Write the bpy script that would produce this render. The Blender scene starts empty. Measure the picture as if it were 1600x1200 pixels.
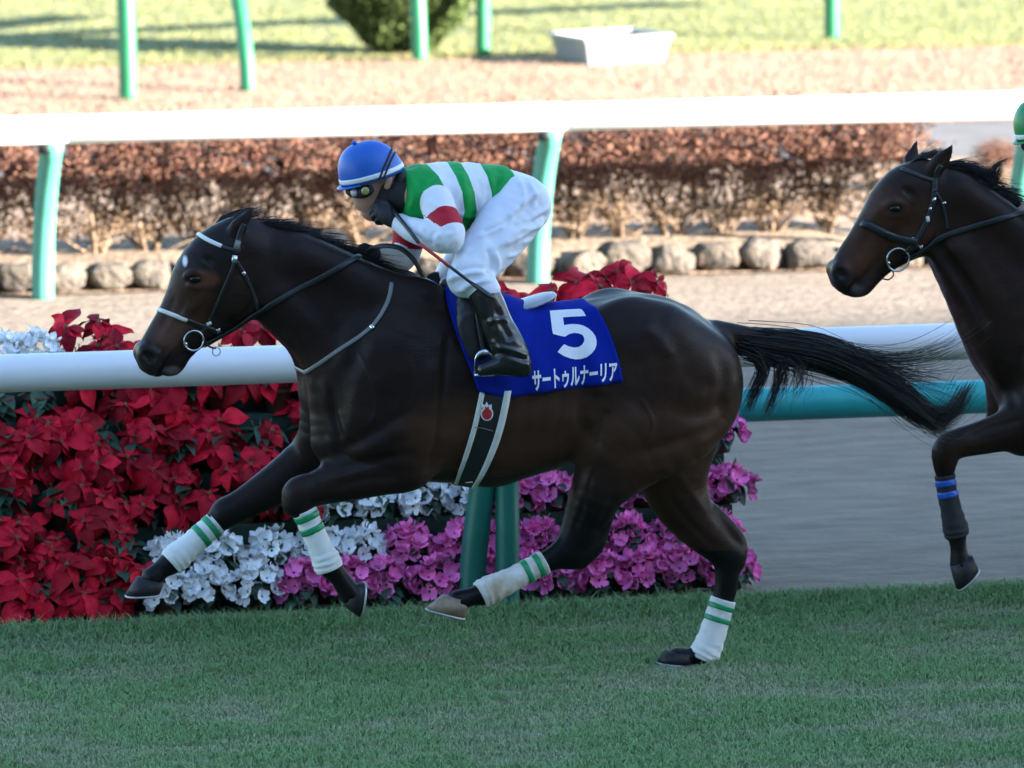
import bpy, bmesh, math, random
import numpy as np
from mathutils import Vector, Matrix
from mathutils.bvhtree import BVHTree

random.seed(7); np.random.seed(7)
scene = bpy.context.scene
COL = scene.collection

# ------------------------------------------------------------------ camera
# Track frame: X along the course (horses run towards -X), Y away from the stand, Z up.
FPX = 12000.0                       # focal length in photo pixels (1600 wide)
PSI = math.radians(15.0)            # the lens looks a little up-course
PITCH = math.atan(1565.0 / FPX)
CAM = Vector((-7.75, -28.75, 5.0))
RIGHT = Vector((math.cos(PSI), -math.sin(PSI), 0))
FWD = Vector((math.sin(PSI) * math.cos(PITCH), math.cos(PSI) * math.cos(PITCH), -math.sin(PITCH)))
UP = RIGHT.cross(FWD)
cam_data = bpy.data.cameras.new('camera')
cam_data.sensor_width = 36.0
cam_data.lens = FPX / 1600 * 36.0
cam_data.clip_start = 0.5
cam_data.clip_end = 2000
cam_data.dof.use_dof = True
cam_data.dof.focus_distance = 29.1
cam_data.dof.aperture_fstop = 4.5
cam = bpy.data.objects.new('camera', cam_data)
COL.objects.link(cam)
m = Matrix((RIGHT, UP, -FWD)).transposed().to_4x4()
m.translation = CAM
cam.matrix_world = m
scene.camera = cam

# ------------------------------------------------------------------ sky, sun, exposure
SUN_EL = math.radians(14.5)
sx, sy = 0.835, -0.55               # horizontal direction towards the sun
sl = math.hypot(sx, sy); sx /= sl; sy /= sl
world = bpy.data.worlds.new('World'); scene.world = world; world.use_nodes = True
wn = world.node_tree; wn.nodes.clear()
sky = wn.nodes.new('ShaderNodeTexSky'); sky.sky_type = 'NISHITA'; sky.sun_disc = False
sky.sun_elevation = SUN_EL; sky.sun_rotation = math.atan2(sx, sy); sky.altitude = 30
sky.air_density = 1.0; sky.dust_density = 0.3; sky.ozone_density = 2.2
bg = wn.nodes.new('ShaderNodeBackground'); bg.inputs['Strength'].default_value = 0.075
wo = wn.nodes.new('ShaderNodeOutputWorld')
wn.links.new(sky.outputs[0], bg.inputs[0]); wn.links.new(bg.outputs[0], wo.inputs[0])
sun_data = bpy.data.lights.new('sun', 'SUN'); sun_data.energy = 5.0; sun_data.angle = math.radians(0.53)
sun_data.color = (1.0, 0.91, 0.80)
sun = bpy.data.objects.new('sun', sun_data); COL.objects.link(sun)
sun_to = Vector((sx * math.cos(SUN_EL), sy * math.cos(SUN_EL), math.sin(SUN_EL)))
sun.rotation_euler = sun_to.to_track_quat('Z', 'Y').to_euler()
sun.location = (20, -20, 40)
vs = scene.view_settings
vs.view_transform = 'Standard'; vs.look = 'None'; vs.exposure = 3.25; vs.gamma = 1.0
vs.use_curve_mapping = False
scene.render.film_transparent = False

# ------------------------------------------------------------------ measuring helpers
def ray(px, py):
    return (FWD + RIGHT * ((px - 800) / FPX) + UP * ((600 - py) / FPX))

def U(px, py, Y):
    """point of the vertical plane Y=const seen at a photo pixel"""
    d = ray(px, py); t = (Y - CAM.y) / d.y
    return CAM + d * t

def G(px, py, z=0.0):
    d = ray(px, py); t = (z - CAM.z) / d.z
    return CAM + d * t

def mpp(Y):
    return (U(800, 600, Y) - CAM).dot(FWD) / FPX

_C = np.array(CAM); _R = np.array(RIGHT); _U = np.array(UP); _F = np.array(FWD)
def proj(P):
    P = np.asarray(P, float) - _C
    d = P @ _F
    return np.stack([800 + FPX * (P @ _R) / d, 600 - FPX * (P @ _U) / d], -1)

ORD = ['first', 'second', 'third', 'fourth', 'fifth', 'sixth', 'seventh', 'eighth', 'ninth', 'tenth', 'eleventh',
       'twelfth', 'thirteenth', 'fourteenth', 'fifteenth', 'sixteenth', 'seventeenth', 'eighteenth', 'nineteenth',
       'twentieth', 'twenty-first', 'twenty-second', 'twenty-third', 'twenty-fourth', 'twenty-fifth', 'twenty-sixth',
       'twenty-seventh', 'twenty-eighth', 'twenty-ninth', 'thirtieth', 'thirty-first', 'thirty-second']

# ------------------------------------------------------------------ object helpers
def tag(o, label=None, cat=None, group=None, kind=None):
    if label: o['label'] = label
    if cat: o['category'] = cat
    if group: o['group'] = group
    if kind: o['kind'] = kind
    return o

def empty(name, loc=(0, 0, 0), label=None, cat=None, group=None):
    o = bpy.data.objects.new(name, None); COL.objects.link(o); o.location = loc
    o.empty_display_size = 0.1
    return tag(o, label, cat, group)

def mesh_np(name, V, Fq, smooth=True):
    """numpy mesh; Fq is one (n,3|4) array or a list of them"""
    if not isinstance(Fq, list): Fq = [Fq]
    me = bpy.data.meshes.new(name)
    V = np.asarray(V, np.float32)
    me.vertices.add(len(V)); me.vertices.foreach_set('co', V.ravel())
    loops = np.concatenate([np.asarray(f, np.int32).ravel() for f in Fq])
    sizes = np.concatenate([np.full(len(f), np.asarray(f).shape[1], np.int32) for f in Fq])
    me.loops.add(len(loops)); me.loops.foreach_set('vertex_index', loops)
    me.polygons.add(len(sizes))
    st = np.zeros(len(sizes), np.int32); st[1:] = np.cumsum(sizes)[:-1]
    me.polygons.foreach_set('loop_start', st)
    try: me.polygons.foreach_set('loop_total', sizes)
    except Exception: pass
    me.polygons.foreach_set('use_smooth', np.full(len(sizes), smooth, bool))
    me.update(calc_edges=True); me.validate()
    return me

def link(name, me, mat=None, parent=None):
    """mesh data are in world space; a parent is an unrotated, unscaled Empty or an identity mesh"""
    o = bpy.data.objects.new(name, me); COL.objects.link(o)
    if mat is not None and len(me.materials) == 0: me.materials.append(mat)
    if parent is not None:
        o.parent = parent
        base = Vector(parent.location) if parent.parent is None else Vector((0, 0, 0))
        o.location = -base if parent.parent is None else Vector((0, 0, 0))
    return o

def obj(name, V, F, mat=None, parent=None, smooth=True):
    return link(name, mesh_np(name, V, F, smooth), mat, parent)

def catmull(P, n):
    """Catmull-Rom through rows of P (any number of columns), n samples per span"""
    P = np.asarray(P, float)
    if len(P) < 3:
        t = np.linspace(0, 1, n + 1)[:, None]; return P[0] * (1 - t) + P[1] * t
    Q = np.vstack([2 * P[0] - P[1], P, 2 * P[-1] - P[-2]])
    out = []
    for i in range(1, len(Q) - 2):
        t = np.linspace(0, 1, n, endpoint=False)[:, None]
        p0, p1, p2, p3 = Q[i - 1], Q[i], Q[i + 1], Q[i + 2]
        out.append(0.5 * ((2 * p1) + (-p0 + p2) * t + (2 * p0 - 5 * p1 + 4 * p2 - p3) * t ** 2 + (-p0 + 3 * p1 - 3 * p2 + p3) * t ** 3))
    out.append(P[-1:]); return np.vstack(out)

def tube_geo(P, r, n=10, lat=None, caps=True, r2=None):
    """tube round polyline P (m,3); r radius (scalar or array); r2 second radius along 'lat' direction"""
    P = np.asarray(P, float); m_ = len(P)
    r = np.broadcast_to(np.asarray(r, float), (m_,)); r2 = r if r2 is None else np.broadcast_to(np.asarray(r2, float), (m_,))
    T = np.gradient(P, axis=0); T /= np.linalg.norm(T, axis=1)[:, None] + 1e-12
    ref = np.array(lat if lat is not None else (0, 1, 0), float)
    if lat is None and np.mean(np.abs(T @ ref)) > 0.8: ref = np.array((0, 0, 1.0))
    B = ref - (T @ ref)[:, None] * T; B /= np.linalg.norm(B, axis=1)[:, None] + 1e-12
    N = np.cross(B, T)
    a = np.linspace(0, 2 * np.pi, n, endpoint=False)
    V = P[:, None, :] + N[:, None, :] * (np.cos(a)[None, :, None] * r[:, None, None]) + B[:, None, :] * (np.sin(a)[None, :, None] * r2[:, None, None])
    V = V.reshape(-1, 3)
    i = np.arange(m_ - 1)[:, None] * n; j = np.arange(n)[None, :]; j2 = (j + 1) % n
    F = np.stack([i + j, i + j2, i + n + j2, i + n + j], -1).reshape(-1, 4)
    Fs = [F]
    if caps:
        V = np.vstack([V, P[0], P[-1]]); c0 = m_ * n; k = np.arange(n); k2 = (k + 1) % n
        Fs.append(np.stack([np.full(n, c0), k2, k], -1)); Fs.append(np.stack([np.full(n, c0 + 1), (m_ - 1) * n + k, (m_ - 1) * n + k2], -1))
    return V, Fs

def tube(name, P, r, mat, parent=None, n=10, lat=None, r2=None):
    V, F = tube_geo(P, r, n, lat, True, r2)
    return obj(name, V, F, mat, parent)

def merge(parts):
    Vs, F3, F4, off = [], [], [], 0
    for V, F in parts:
        V = np.asarray(V, float)
        for f in (F if isinstance(F, list) else [F]):
            f = np.asarray(f) + off
            (F3 if f.shape[1] == 3 else F4).append(f)
        Vs.append(V); off += len(V)
    out = []
    if F3: out.append(np.vstack(F3))
    if F4: out.append(np.vstack(F4))
    return np.vstack(Vs), out

def box_geo(x0, x1, y0, y1, z0, z1):
    V = np.array([(x, y, z) for z in (z0, z1) for y in (y0, y1) for x in (x0, x1)], float)
    F = np.array([(0, 2, 3, 1), (4, 5, 7, 6), (0, 1, 5, 4), (2, 6, 7, 3), (0, 4, 6, 2), (1, 3, 7, 5)])
    return V, [F]

def grid_geo(Pg):
    """(a,b,3) grid of points to quads"""
    a, b = Pg.shape[:2]
    idx = np.arange(a * b).reshape(a, b)
    F = np.stack([idx[:-1, :-1], idx[1:, :-1], idx[1:, 1:], idx[:-1, 1:]], -1).reshape(-1, 4)
    return Pg.reshape(-1, 3), [F]

def slab_geo(Pg, Qg):
    """closed sheet between an outer grid and an inner grid of the same shape"""
    a, b = Pg.shape[:2]
    V = np.vstack([Pg.reshape(-1, 3), Qg.reshape(-1, 3)]); n = a * b
    idx = np.arange(n).reshape(a, b)
    F = np.stack([idx[:-1, :-1], idx[1:, :-1], idx[1:, 1:], idx[:-1, 1:]], -1).reshape(-1, 4)
    rim = np.concatenate([idx[:-1, 0], idx[-1, :-1], idx[:0:-1, -1], idx[0, :0:-1]])
    r2 = np.roll(rim, -1)
    return V, [F, F[:, ::-1] + n, np.stack([r2, rim, rim + n, r2 + n], -1)]

# ------------------------------------------------------------------ materials
def mat(name, color, rough=0.6, var=0.0, vscale=8.0, bump=0.0, bscale=60.0, metallic=0.0, spec=0.5, coat=0.0, sheen=0.0,
        objrand=0.0, trans=0.0, stretch=None, color2=None, detail=4.0, dist=0.02):
    M = bpy.data.materials.new(name); M.use_nodes = True
    nt = M.node_tree; b = nt.nodes['Principled BSDF']
    b.inputs['Roughness'].default_value = rough; b.inputs['Metallic'].default_value = metallic
    b.inputs['Specular IOR Level'].default_value = spec
    if coat: b.inputs['Coat Weight'].default_value = coat; b.inputs['Coat Roughness'].default_value = 0.15
    if sheen: b.inputs['Sheen Weight'].default_value = sheen; b.inputs['Sheen Roughness'].default_value = 0.5
    if trans: b.inputs['Subsurface Weight'].default_value = trans; b.inputs['Subsurface Radius'].default_value = (0.01, 0.006, 0.004)
    c = (*color, 1.0)
    b.inputs['Base Color'].default_value = c
    tc = nt.nodes.new('ShaderNodeTexCoord'); vec = tc.outputs['Object']
    if stretch:
        mp = nt.nodes.new('ShaderNodeMapping'); mp.inputs['Scale'].default_value = stretch
        nt.links.new(vec, mp.inputs[0]); vec = mp.outputs[0]
    cur = None
    if var or color2:
        nz = nt.nodes.new('ShaderNodeTexNoise'); nz.inputs['Scale'].default_value = vscale; nz.inputs['Detail'].default_value = detail
        nt.links.new(vec, nz.inputs['Vector'])
        rp = nt.nodes.new('ShaderNodeValToRGB'); rp.color_ramp.elements[0].position = 0.32; rp.color_ramp.elements[1].position = 0.68
        if color2:
            rp.color_ramp.elements[0].color = c; rp.color_ramp.elements[1].color = (*color2, 1)
        else:
            rp.color_ramp.elements[0].color = (*[x * (1 - var) for x in color], 1)
            rp.color_ramp.elements[1].color = (*[min(1, x * (1 + var)) for x in color], 1)
        nt.links.new(nz.outputs['Fac'], rp.inputs[0]); cur = rp.outputs[0]
    if objrand:
        oi = nt.nodes.new('ShaderNodeObjectInfo')
        hs = nt.nodes.new('ShaderNodeHueSaturation')
        mr = nt.nodes.new('ShaderNodeMapRange'); mr.inputs['To Min'].default_value = 1 - objrand; mr.inputs['To Max'].default_value = 1 + objrand
        nt.links.new(oi.outputs['Random'], mr.inputs[0]); nt.links.new(mr.outputs[0], hs.inputs['Value'])
        if cur: nt.links.new(cur, hs.inputs['Color'])
        else: hs.inputs['Color'].default_value = c
        cur = hs.outputs[0]
    if cur: nt.links.new(cur, b.inputs['Base Color'])
    if bump:
        n2 = nt.nodes.new('ShaderNodeTexNoise'); n2.inputs['Scale'].default_value = bscale; n2.inputs['Detail'].default_value = 5
        nt.links.new(vec, n2.inputs['Vector'])
        bp = nt.nodes.new('ShaderNodeBump'); bp.inputs['Strength'].default_value = bump; bp.inputs['Distance'].default_value = dist
        nt.links.new(n2.outputs['Fac'], bp.inputs['Height']); nt.links.new(bp.outputs[0], b.inputs['Normal'])
    return M

def attr_mat(name, attr, rough=0.5, bump=0.0, bscale=200.0, sheen=0.0, spec=0.5, var=0.0, vscale=20, stretch=None, dist=0.01, sheencol=None, rvar=0.0):
    """base colour from a painted point-colour attribute (coat or fabric colours)"""
    M = bpy.data.materials.new(name); M.use_nodes = True
    nt = M.node_tree; b = nt.nodes['Principled BSDF']
    b.inputs['Roughness'].default_value = rough; b.inputs['Specular IOR Level'].default_value = spec
    if sheen:
        b.inputs['Sheen Weight'].default_value = sheen; b.inputs['Sheen Roughness'].default_value = 0.45
        if sheencol: b.inputs['Sheen Tint'].default_value = (*sheencol, 1)
    at = nt.nodes.new('ShaderNodeAttribute'); at.attribute_name = attr
    tc = nt.nodes.new('ShaderNodeTexCoord'); vec = tc.outputs['Object']
    if stretch:
        mp = nt.nodes.new('ShaderNodeMapping'); mp.inputs['Scale'].default_value = stretch
        nt.links.new(vec, mp.inputs[0]); vec = mp.outputs[0]
    cur = at.outputs['Color']
    if var:
        nz = nt.nodes.new('ShaderNodeTexNoise'); nz.inputs['Scale'].default_value = vscale; nz.inputs['Detail'].default_value = 6
        nt.links.new(vec, nz.inputs['Vector'])
        mr = nt.nodes.new('ShaderNodeMapRange'); mr.inputs['From Min'].default_value = 0.3; mr.inputs['From Max'].default_value = 0.7
        mr.inputs['To Min'].default_value = 1 - var; mr.inputs['To Max'].default_value = 1 + var
        nt.links.new(nz.outputs['Fac'], mr.inputs[0])
        mx = nt.nodes.new('ShaderNodeVectorMath'); mx.operation = 'SCALE'
        nt.links.new(cur, mx.inputs[0]); nt.links.new(mr.outputs[0], mx.inputs['Scale']); cur = mx.outputs[0]
    nt.links.new(cur, b.inputs['Base Color'])
    if rvar:
        n3 = nt.nodes.new('ShaderNodeTexNoise'); n3.inputs['Scale'].default_value = 14; n3.inputs['Detail'].default_value = 8
        nt.links.new(vec, n3.inputs['Vector']); m3 = nt.nodes.new('ShaderNodeMapRange'); m3.inputs['From Min'].default_value = 0.3; m3.inputs['From Max'].default_value = 0.7
        m3.inputs['To Min'].default_value = rough - rvar; m3.inputs['To Max'].default_value = rough + rvar
        nt.links.new(n3.outputs['Fac'], m3.inputs[0]); nt.links.new(m3.outputs[0], b.inputs['Roughness'])
    if bump:
        n2 = nt.nodes.new('ShaderNodeTexNoise'); n2.inputs['Scale'].default_value = bscale; n2.inputs['Detail'].default_value = 4
        nt.links.new(vec, n2.inputs['Vector'])
        bp = nt.nodes.new('ShaderNodeBump'); bp.inputs['Strength'].default_value = bump; bp.inputs['Distance'].default_value = dist
        nt.links.new(n2.outputs['Fac'], bp.inputs['Height']); nt.links.new(bp.outputs[0], b.inputs['Normal'])
    return M

def paint(me, attr, C):
    a = me.color_attributes.new(attr, 'FLOAT_COLOR', 'POINT')
    C = np.asarray(C, np.float32)
    if C.shape[1] == 3: C = np.hstack([C, np.ones((len(C), 1), np.float32)])
    a.data.foreach_set('color', C.ravel())

# ------------------------------------------------------------------ implicit modelling (numpy)
class Field:
    def __init__(s, lo, hi, h):
        s.lo = np.array(lo, float); s.h = h
        s.n = np.ceil((np.array(hi, float) - s.lo) / h).astype(int) + 1
        s.A = np.full(tuple(s.n), 1.0, np.float32)
    def box(s, lo, hi):
        a = np.clip(np.floor((lo - s.lo) / s.h).astype(int), 0, s.n); b = np.clip(np.ceil((hi - s.lo) / s.h).astype(int) + 1, 0, s.n)
        return a, b
    def chain(s, P, k=0.02, op='add'):
        """P rows: x y z r ly -- a string of tapered capsules; ly scales thickness in Y"""
        P = np.asarray(P, float)
        if len(P) == 1: P = np.vstack([P, P + np.array([1e-4, 0, 0, 0, 0])])
        rr = (P[:, 3] * np.maximum(1, P[:, 4]))[:, None]
        mar = k + 3 * s.h
        a, b = s.box((P[:, :3] - rr).min(0) - mar, (P[:, :3] + rr).max(0) + mar)
        if np.any(b <= a): return
        sl_ = tuple(slice(i, j) for i, j in zip(a, b))
        g = [(s.lo[i] + s.h * np.arange(a[i], b[i])).astype(np.float32) for i in range(3)]
        X, Y, Z = g[0][:, None, None], g[1][None, :, None], g[2][None, None, :]
        D = None
        for p, q in zip(P[:-1], P[1:]):
            e = (q - p).astype(np.float32); L = float(e[0] ** 2 + e[1] ** 2 + e[2] ** 2) + 1e-12
            t = ((X - p[0]) * e[0] + (Y - p[1]) * e[1] + (Z - p[2]) * e[2]) / L
            np.clip(t, 0, 1, out=t)
            ly = p[4] + t * e[4]
            d = np.sqrt((X - p[0] - t * e[0]) ** 2 + ((Y - p[1] - t * e[1]) / ly) ** 2 + (Z - p[2] - t * e[2]) ** 2) - (p[3] + t * e[3])
            d = d * np.minimum(1, np.maximum(ly, 0.4))
            D = d if D is None else np.minimum(D, d)
        A = s.A[sl_]
        if op == 'add':
            hh = np.maximum(k - np.abs(A - D), 0) / k if k > 0 else 0
            s.A[sl_] = np.minimum(A, D) - hh * hh * k * 0.25
        elif op == 'cut':
            D = -D
            hh = np.maximum(k - np.abs(A - D), 0) / k if k > 0 else 0
            s.A[sl_] = np.maximum(A, D) + hh * hh * k * 0.25
    def half(s, p, n):
        """keep the side of the plane that n points away from"""
        g = [(s.lo[i] + s.h * np.arange(s.n[i])).astype(np.float32) for i in range(3)]
        n = np.array(n, float); n /= np.linalg.norm(n)
        D = (g[0][:, None, None] - p[0]) * n[0] + (g[1][None, :, None] - p[1]) * n[1] + (g[2][None, None, :] - p[2]) * n[2]
        s.A = np.maximum(s.A, D.astype(np.float32))
    def wobble(s, amp, scale, seed=0, aniso=(1, 1, 1)):
        """value-noise displacement of the surface"""
        rng = np.random.RandomState(seed)
        ext = (s.n - 1) * s.h
        m_ = np.maximum(2, np.ceil(ext / scale * np.array(aniso)).astype(int) + 2)
        R_ = rng.rand(*m_).astype(np.float32) * 2 - 1
        ix = []
        for i in range(3):
            u = np.linspace(0, m_[i] - 1.001, s.n[i]); f = np.floor(u).astype(int); w = u - f; w = w * w * (3 - 2 * w)
            ix.append((f, w.astype(np.float32)))
        T = R_
        for i in range(3):
            f, w = ix[i]
            sh = [1, 1, 1]; sh[i] = -1
            T = np.take(T, f, axis=i) * (1 - w.reshape(sh)) + np.take(T, f + 1, axis=i) * w.reshape(sh)
        s.A = s.A + (amp * T).astype(np.float32)
    def mesh(s):
        A = s.A; S = A < 0
        c = np.zeros(tuple(s.n - 1), np.uint8)
        offs = [(i, j, k) for i in (0, 1) for j in (0, 1) for k in (0, 1)]
        n = s.n
        for (i, j, k) in offs: c += S[i:n[0] - 1 + i, j:n[1] - 1 + j, k:n[2] - 1 + k]
        act = (c > 0) & (c < 8)
        I = np.argwhere(act)
        vals = np.stack([A[I[:, 0] + i, I[:, 1] + j, I[:, 2] + k] for (i, j, k) in offs], -1)
        acc = np.zeros((len(I), 3)); cnt = np.zeros(len(I))
        for x in range(8):
            for y in range(x + 1, 8):
                oa, ob = np.array(offs[x]), np.array(offs[y])
                if np.abs(oa - ob).sum() != 1: continue
                va, vb = vals[:, x], vals[:, y]
                mk = (va < 0) != (vb < 0)
                t = np.where(mk, va / np.where(mk, va - vb, 1), 0)
                acc += np.where(mk[:, None], oa + t[:, None] * (ob - oa), 0); cnt += mk
        V = s.lo + s.h * (I + acc / cnt[:, None])
        vid = np.full(act.shape, -1, np.int32); vid[act] = np.arange(len(I))
        Fs = []
        for ax in range(3):
            o1, o2 = [(1, 2), (2, 0), (0, 1)][ax]
            sa = [slice(None)] * 3; sb = [slice(None)] * 3
            sa[ax] = slice(0, -1); sb[ax] = slice(1, None)
            d = S[tuple(sa)] != S[tuple(sb)]
            E_ = np.argwhere(d)
            ok = (E_[:, o1] >= 1) & (E_[:, o2] >= 1) & (E_[:, o1] < n[o1] - 1) & (E_[:, o2] < n[o2] - 1)
            E_ = E_[ok]
            fl = S[tuple(E_.T)]
            def cell(d1, d2):
                Q = E_.copy(); Q[:, o1] += d1; Q[:, o2] += d2; return vid[tuple(Q.T)]
            q = np.stack([cell(-1, -1), cell(0, -1), cell(0, 0), cell(-1, 0)], -1)
            q = np.where(fl[:, None], q, q[:, ::-1])
            Fs.append(q)
        F = np.vstack(Fs); F = F[(F >= 0).all(1)]
        return V, F

def relax(V, F, it=1, lam=0.5):
    E_ = np.vstack([F[:, [0, 1]], F[:, [1, 2]], F[:, [2, 3]], F[:, [3, 0]]])
    for _ in range(it):
        for l in (lam, -lam * 1.03):
            S_ = np.zeros_like(V); c = np.zeros(len(V))
            for a, b in ((0, 1), (1, 0)):
                for k in range(3): S_[:, k] += np.bincount(E_[:, a], V[E_[:, b], k], len(V))
                c += np.bincount(E_[:, a], minlength=len(V))
            V = V + l * (S_ / c[:, None] - V)
    return V

def vnormals(V, F):
    a = V[F[:, 2]] - V[F[:, 0]]; b = V[F[:, 3]] - V[F[:, 1]]; fn = np.cross(a, b)
    N = np.zeros_like(V)
    for k in range(4):
        for j in range(3): N[:, j] += np.bincount(F[:, k], fn[:, j], len(V))
    return N / (np.linalg.norm(N, axis=1)[:, None] + 1e-12)

def ridges(V, F, lines, dx=0, dy=0):
    """raise or sink creases, veins and folds: lines of (amplitude m, width px, points px) measured on the photo side"""
    N = vnormals(V, F); p = proj(V); p[:, 0] -= dx; p[:, 1] -= dy
    tocam = _C - V; tocam /= np.linalg.norm(tocam, axis=1)[:, None]
    face = np.clip((N * tocam).sum(1) * 2.2, 0, 1)
    D = np.zeros(len(V))
    for amp, sig, pts in lines:
        P = catmull(np.array(pts, float), 6) if len(pts) > 2 else np.array(pts, float)
        lo = P.min(0) - 4 * sig; hi = P.max(0) + 4 * sig
        idx = np.where(((p > lo) & (p < hi)).all(1) & (face > 0))[0]
        if not len(idx): continue
        q = p[idx]; best = np.full(len(idx), 1e9); tt = np.zeros(len(idx)); n = len(P) - 1
        for k in range(n):
            a, b = P[k], P[k + 1]; e = b - a; u = np.clip(((q - a) @ e) / (e @ e + 1e-9), 0, 1)
            d = ((q - a - u[:, None] * e) ** 2).sum(1); t = (k + u) / n
            tt = np.where(d < best, t, tt); best = np.minimum(best, d)
        fade = np.clip(np.minimum(tt, 1 - tt) * 6 + .15, 0, 1) if n > 0 else 1
        D[idx] += amp * np.exp(-best / (2 * sig * sig)) * fade
    return V + N * (D * face)[:, None]

def bvh(V, F):
    return BVHTree.FromPolygons([tuple(v) for v in np.asarray(V)], [tuple(int(i) for i in f) for ff in (F if isinstance(F, list) else [F]) for f in ff])

def hit(tree, px, py, off=0.0):
    """first point of a surface on the sight line through a photo pixel"""
    d = ray(px, py).normalized()
    p, n, i, dist = tree.ray_cast(CAM, d)
    if p is None: return None, None
    if n.dot(d) > 0: n = -n
    return p + n * off, n

def ribbon_geo(P, N, w, th):
    """flat strap along P with surface normals N, width w (scalar or per point), thickness th"""
    P = np.asarray(P, float); N = np.asarray(N, float); m_ = len(P)
    N = N / (np.linalg.norm(N, axis=1)[:, None] + 1e-9)
    T = np.gradient(P, axis=0); T /= np.linalg.norm(T, axis=1)[:, None] + 1e-9
    B = np.cross(T, N); B /= np.linalg.norm(B, axis=1)[:, None] + 1e-9
    w = np.broadcast_to(np.asarray(w, float), (m_,))[:, None]
    A = np.stack([P - B * w / 2 + N * th * .35, P - B * w * .25 + N * th, P + B * w * .25 + N * th, P + B * w / 2 + N * th * .35], 1)
    Q = np.stack([P - B * w / 2 - N * th * .6, P - B * w * .25 - N * th * .6, P + B * w * .25 - N * th * .6, P + B * w / 2 - N * th * .6], 1)
    return slab_geo(A, Q)

def hair_geo(S, r0, r1, jitter=0.0):
    """S (n,m,3) strands to thin three-sided tapered tubes"""
    S = np.asarray(S, float); n, m_ = S.shape[:2]
    T = np.gradient(S, axis=1); T /= np.linalg.norm(T, axis=2)[..., None] + 1e-9
    ref = np.random.RandomState(3).randn(n, 1, 3)
    B = np.cross(T, ref); B /= np.linalg.norm(B, axis=2)[..., None] + 1e-9
    N = np.cross(T, B)
    r = np.linspace(0, 1, m_)[None, :, None]
    r = (r0 * (1 - r) + r1 * r)
    V = np.stack([S + r * (math.cos(a) * B + math.sin(a) * N) for a in (0, 2.094, 4.189)], 2).reshape(-1, 3)
    base = (np.arange(n)[:, None] * m_ + np.arange(m_ - 1)[None, :])[..., None] * 3
    j = np.arange(3)[None, None, :]; j2 = (j + 1) % 3
    F = np.stack([base + j, base + j2, base + 3 + j2, base + 3 + j], -1).reshape(-1, 4)
    return V, [F]
# ================================================================== MATERIALS OF THE PLACE
M_TURF = mat('turf_soil', (0.085, 0.15, 0.065), 0.95, color2=(0.13, 0.14, 0.085), vscale=2.2, bump=0.5, bscale=40, dist=0.03)
M_FARGRASS = mat('far_grass', (0.165, 0.178, 0.066), 0.9, color2=(0.185, 0.198, 0.078), vscale=1.2, bump=0.6, bscale=30, dist=0.05)
M_SAND = mat('track_sand', (0.145, 0.111, 0.080), 0.95, color2=(0.225, 0.178, 0.135), vscale=5.0, bump=0.9, bscale=22, stretch=(0.6, 1.5, 1.0), detail=12, dist=0.045)
M_SOIL = mat('bed_soil', (0.27, 0.20, 0.135), 0.95, color2=(0.17, 0.12, 0.08), vscale=5, bump=0.8, bscale=20, dist=0.04)
M_DRY = mat('dry_turf', (0.25, 0.163, 0.104), 0.95, color2=(0.30, 0.207, 0.140), vscale=1.6, bump=0.8, bscale=18, dist=0.06, detail=8)
M_ASPHALT = mat('asphalt', (0.105, 0.10, 0.10), 0.9, var=0.15, vscale=3, bump=0.3, bscale=90, dist=0.006)
M_EARTH = mat('earth', (0.12, 0.11, 0.06), 0.95, var=0.2, vscale=0.5)
M_WHITE = mat('white_rail_paint', (0.74, 0.75, 0.78), 0.42, var=0.07, vscale=3, spec=0.5, stretch=(0.4, 2, 4), detail=8, bump=0.05, bscale=40, dist=0.003)
M_TEAL = mat('teal_paint', (0.015, 0.30, 0.30), 0.4, var=0.07, vscale=9)
M_MINT = mat('mint_green_paint', (0.06, 0.27, 0.215), 0.45, var=0.07, vscale=9)
M_GREENP = mat('green_post_paint', (0.008, 0.15, 0.06), 0.45, var=0.08, vscale=9)
M_DGREEN = mat('dark_green_post_paint', (0.008, 0.135, 0.105), 0.4, var=0.12, vscale=9)
M_RUBBER = mat('dark_bracket', (0.02, 0.02, 0.02), 0.6)
M_STONE = mat('edging_stone', (0.13, 0.105, 0.08), 0.9, color2=(0.05, 0.042, 0.036), vscale=14, bump=1.0, bscale=24, dist=0.04, objrand=0.25)
M_CONCRETE = mat('stand_concrete', (0.36, 0.355, 0.345), 0.9, var=0.1, vscale=0.6)
M_ROOF = mat('stand_roof', (0.45, 0.46, 0.47), 0.6, var=0.05)
M_TUB = mat('grey_plastic', (0.21, 0.235, 0.255), 0.5, var=0.05, vscale=4)

def strip(name, mat_, y0, y1, z, x0=-160, x1=220, nx=2, ny=2, relief=0.0, seed=1):
    X = np.linspace(x0, x1, nx); Y = np.linspace(y0, y1, ny)
    P = np.zeros((nx, ny, 3)); P[..., 0] = X[:, None]; P[..., 1] = Y[None, :]; P[..., 2] = z
    V, F = grid_geo(P)
    return tag(obj(name, V, F, mat_), kind='structure')

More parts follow.
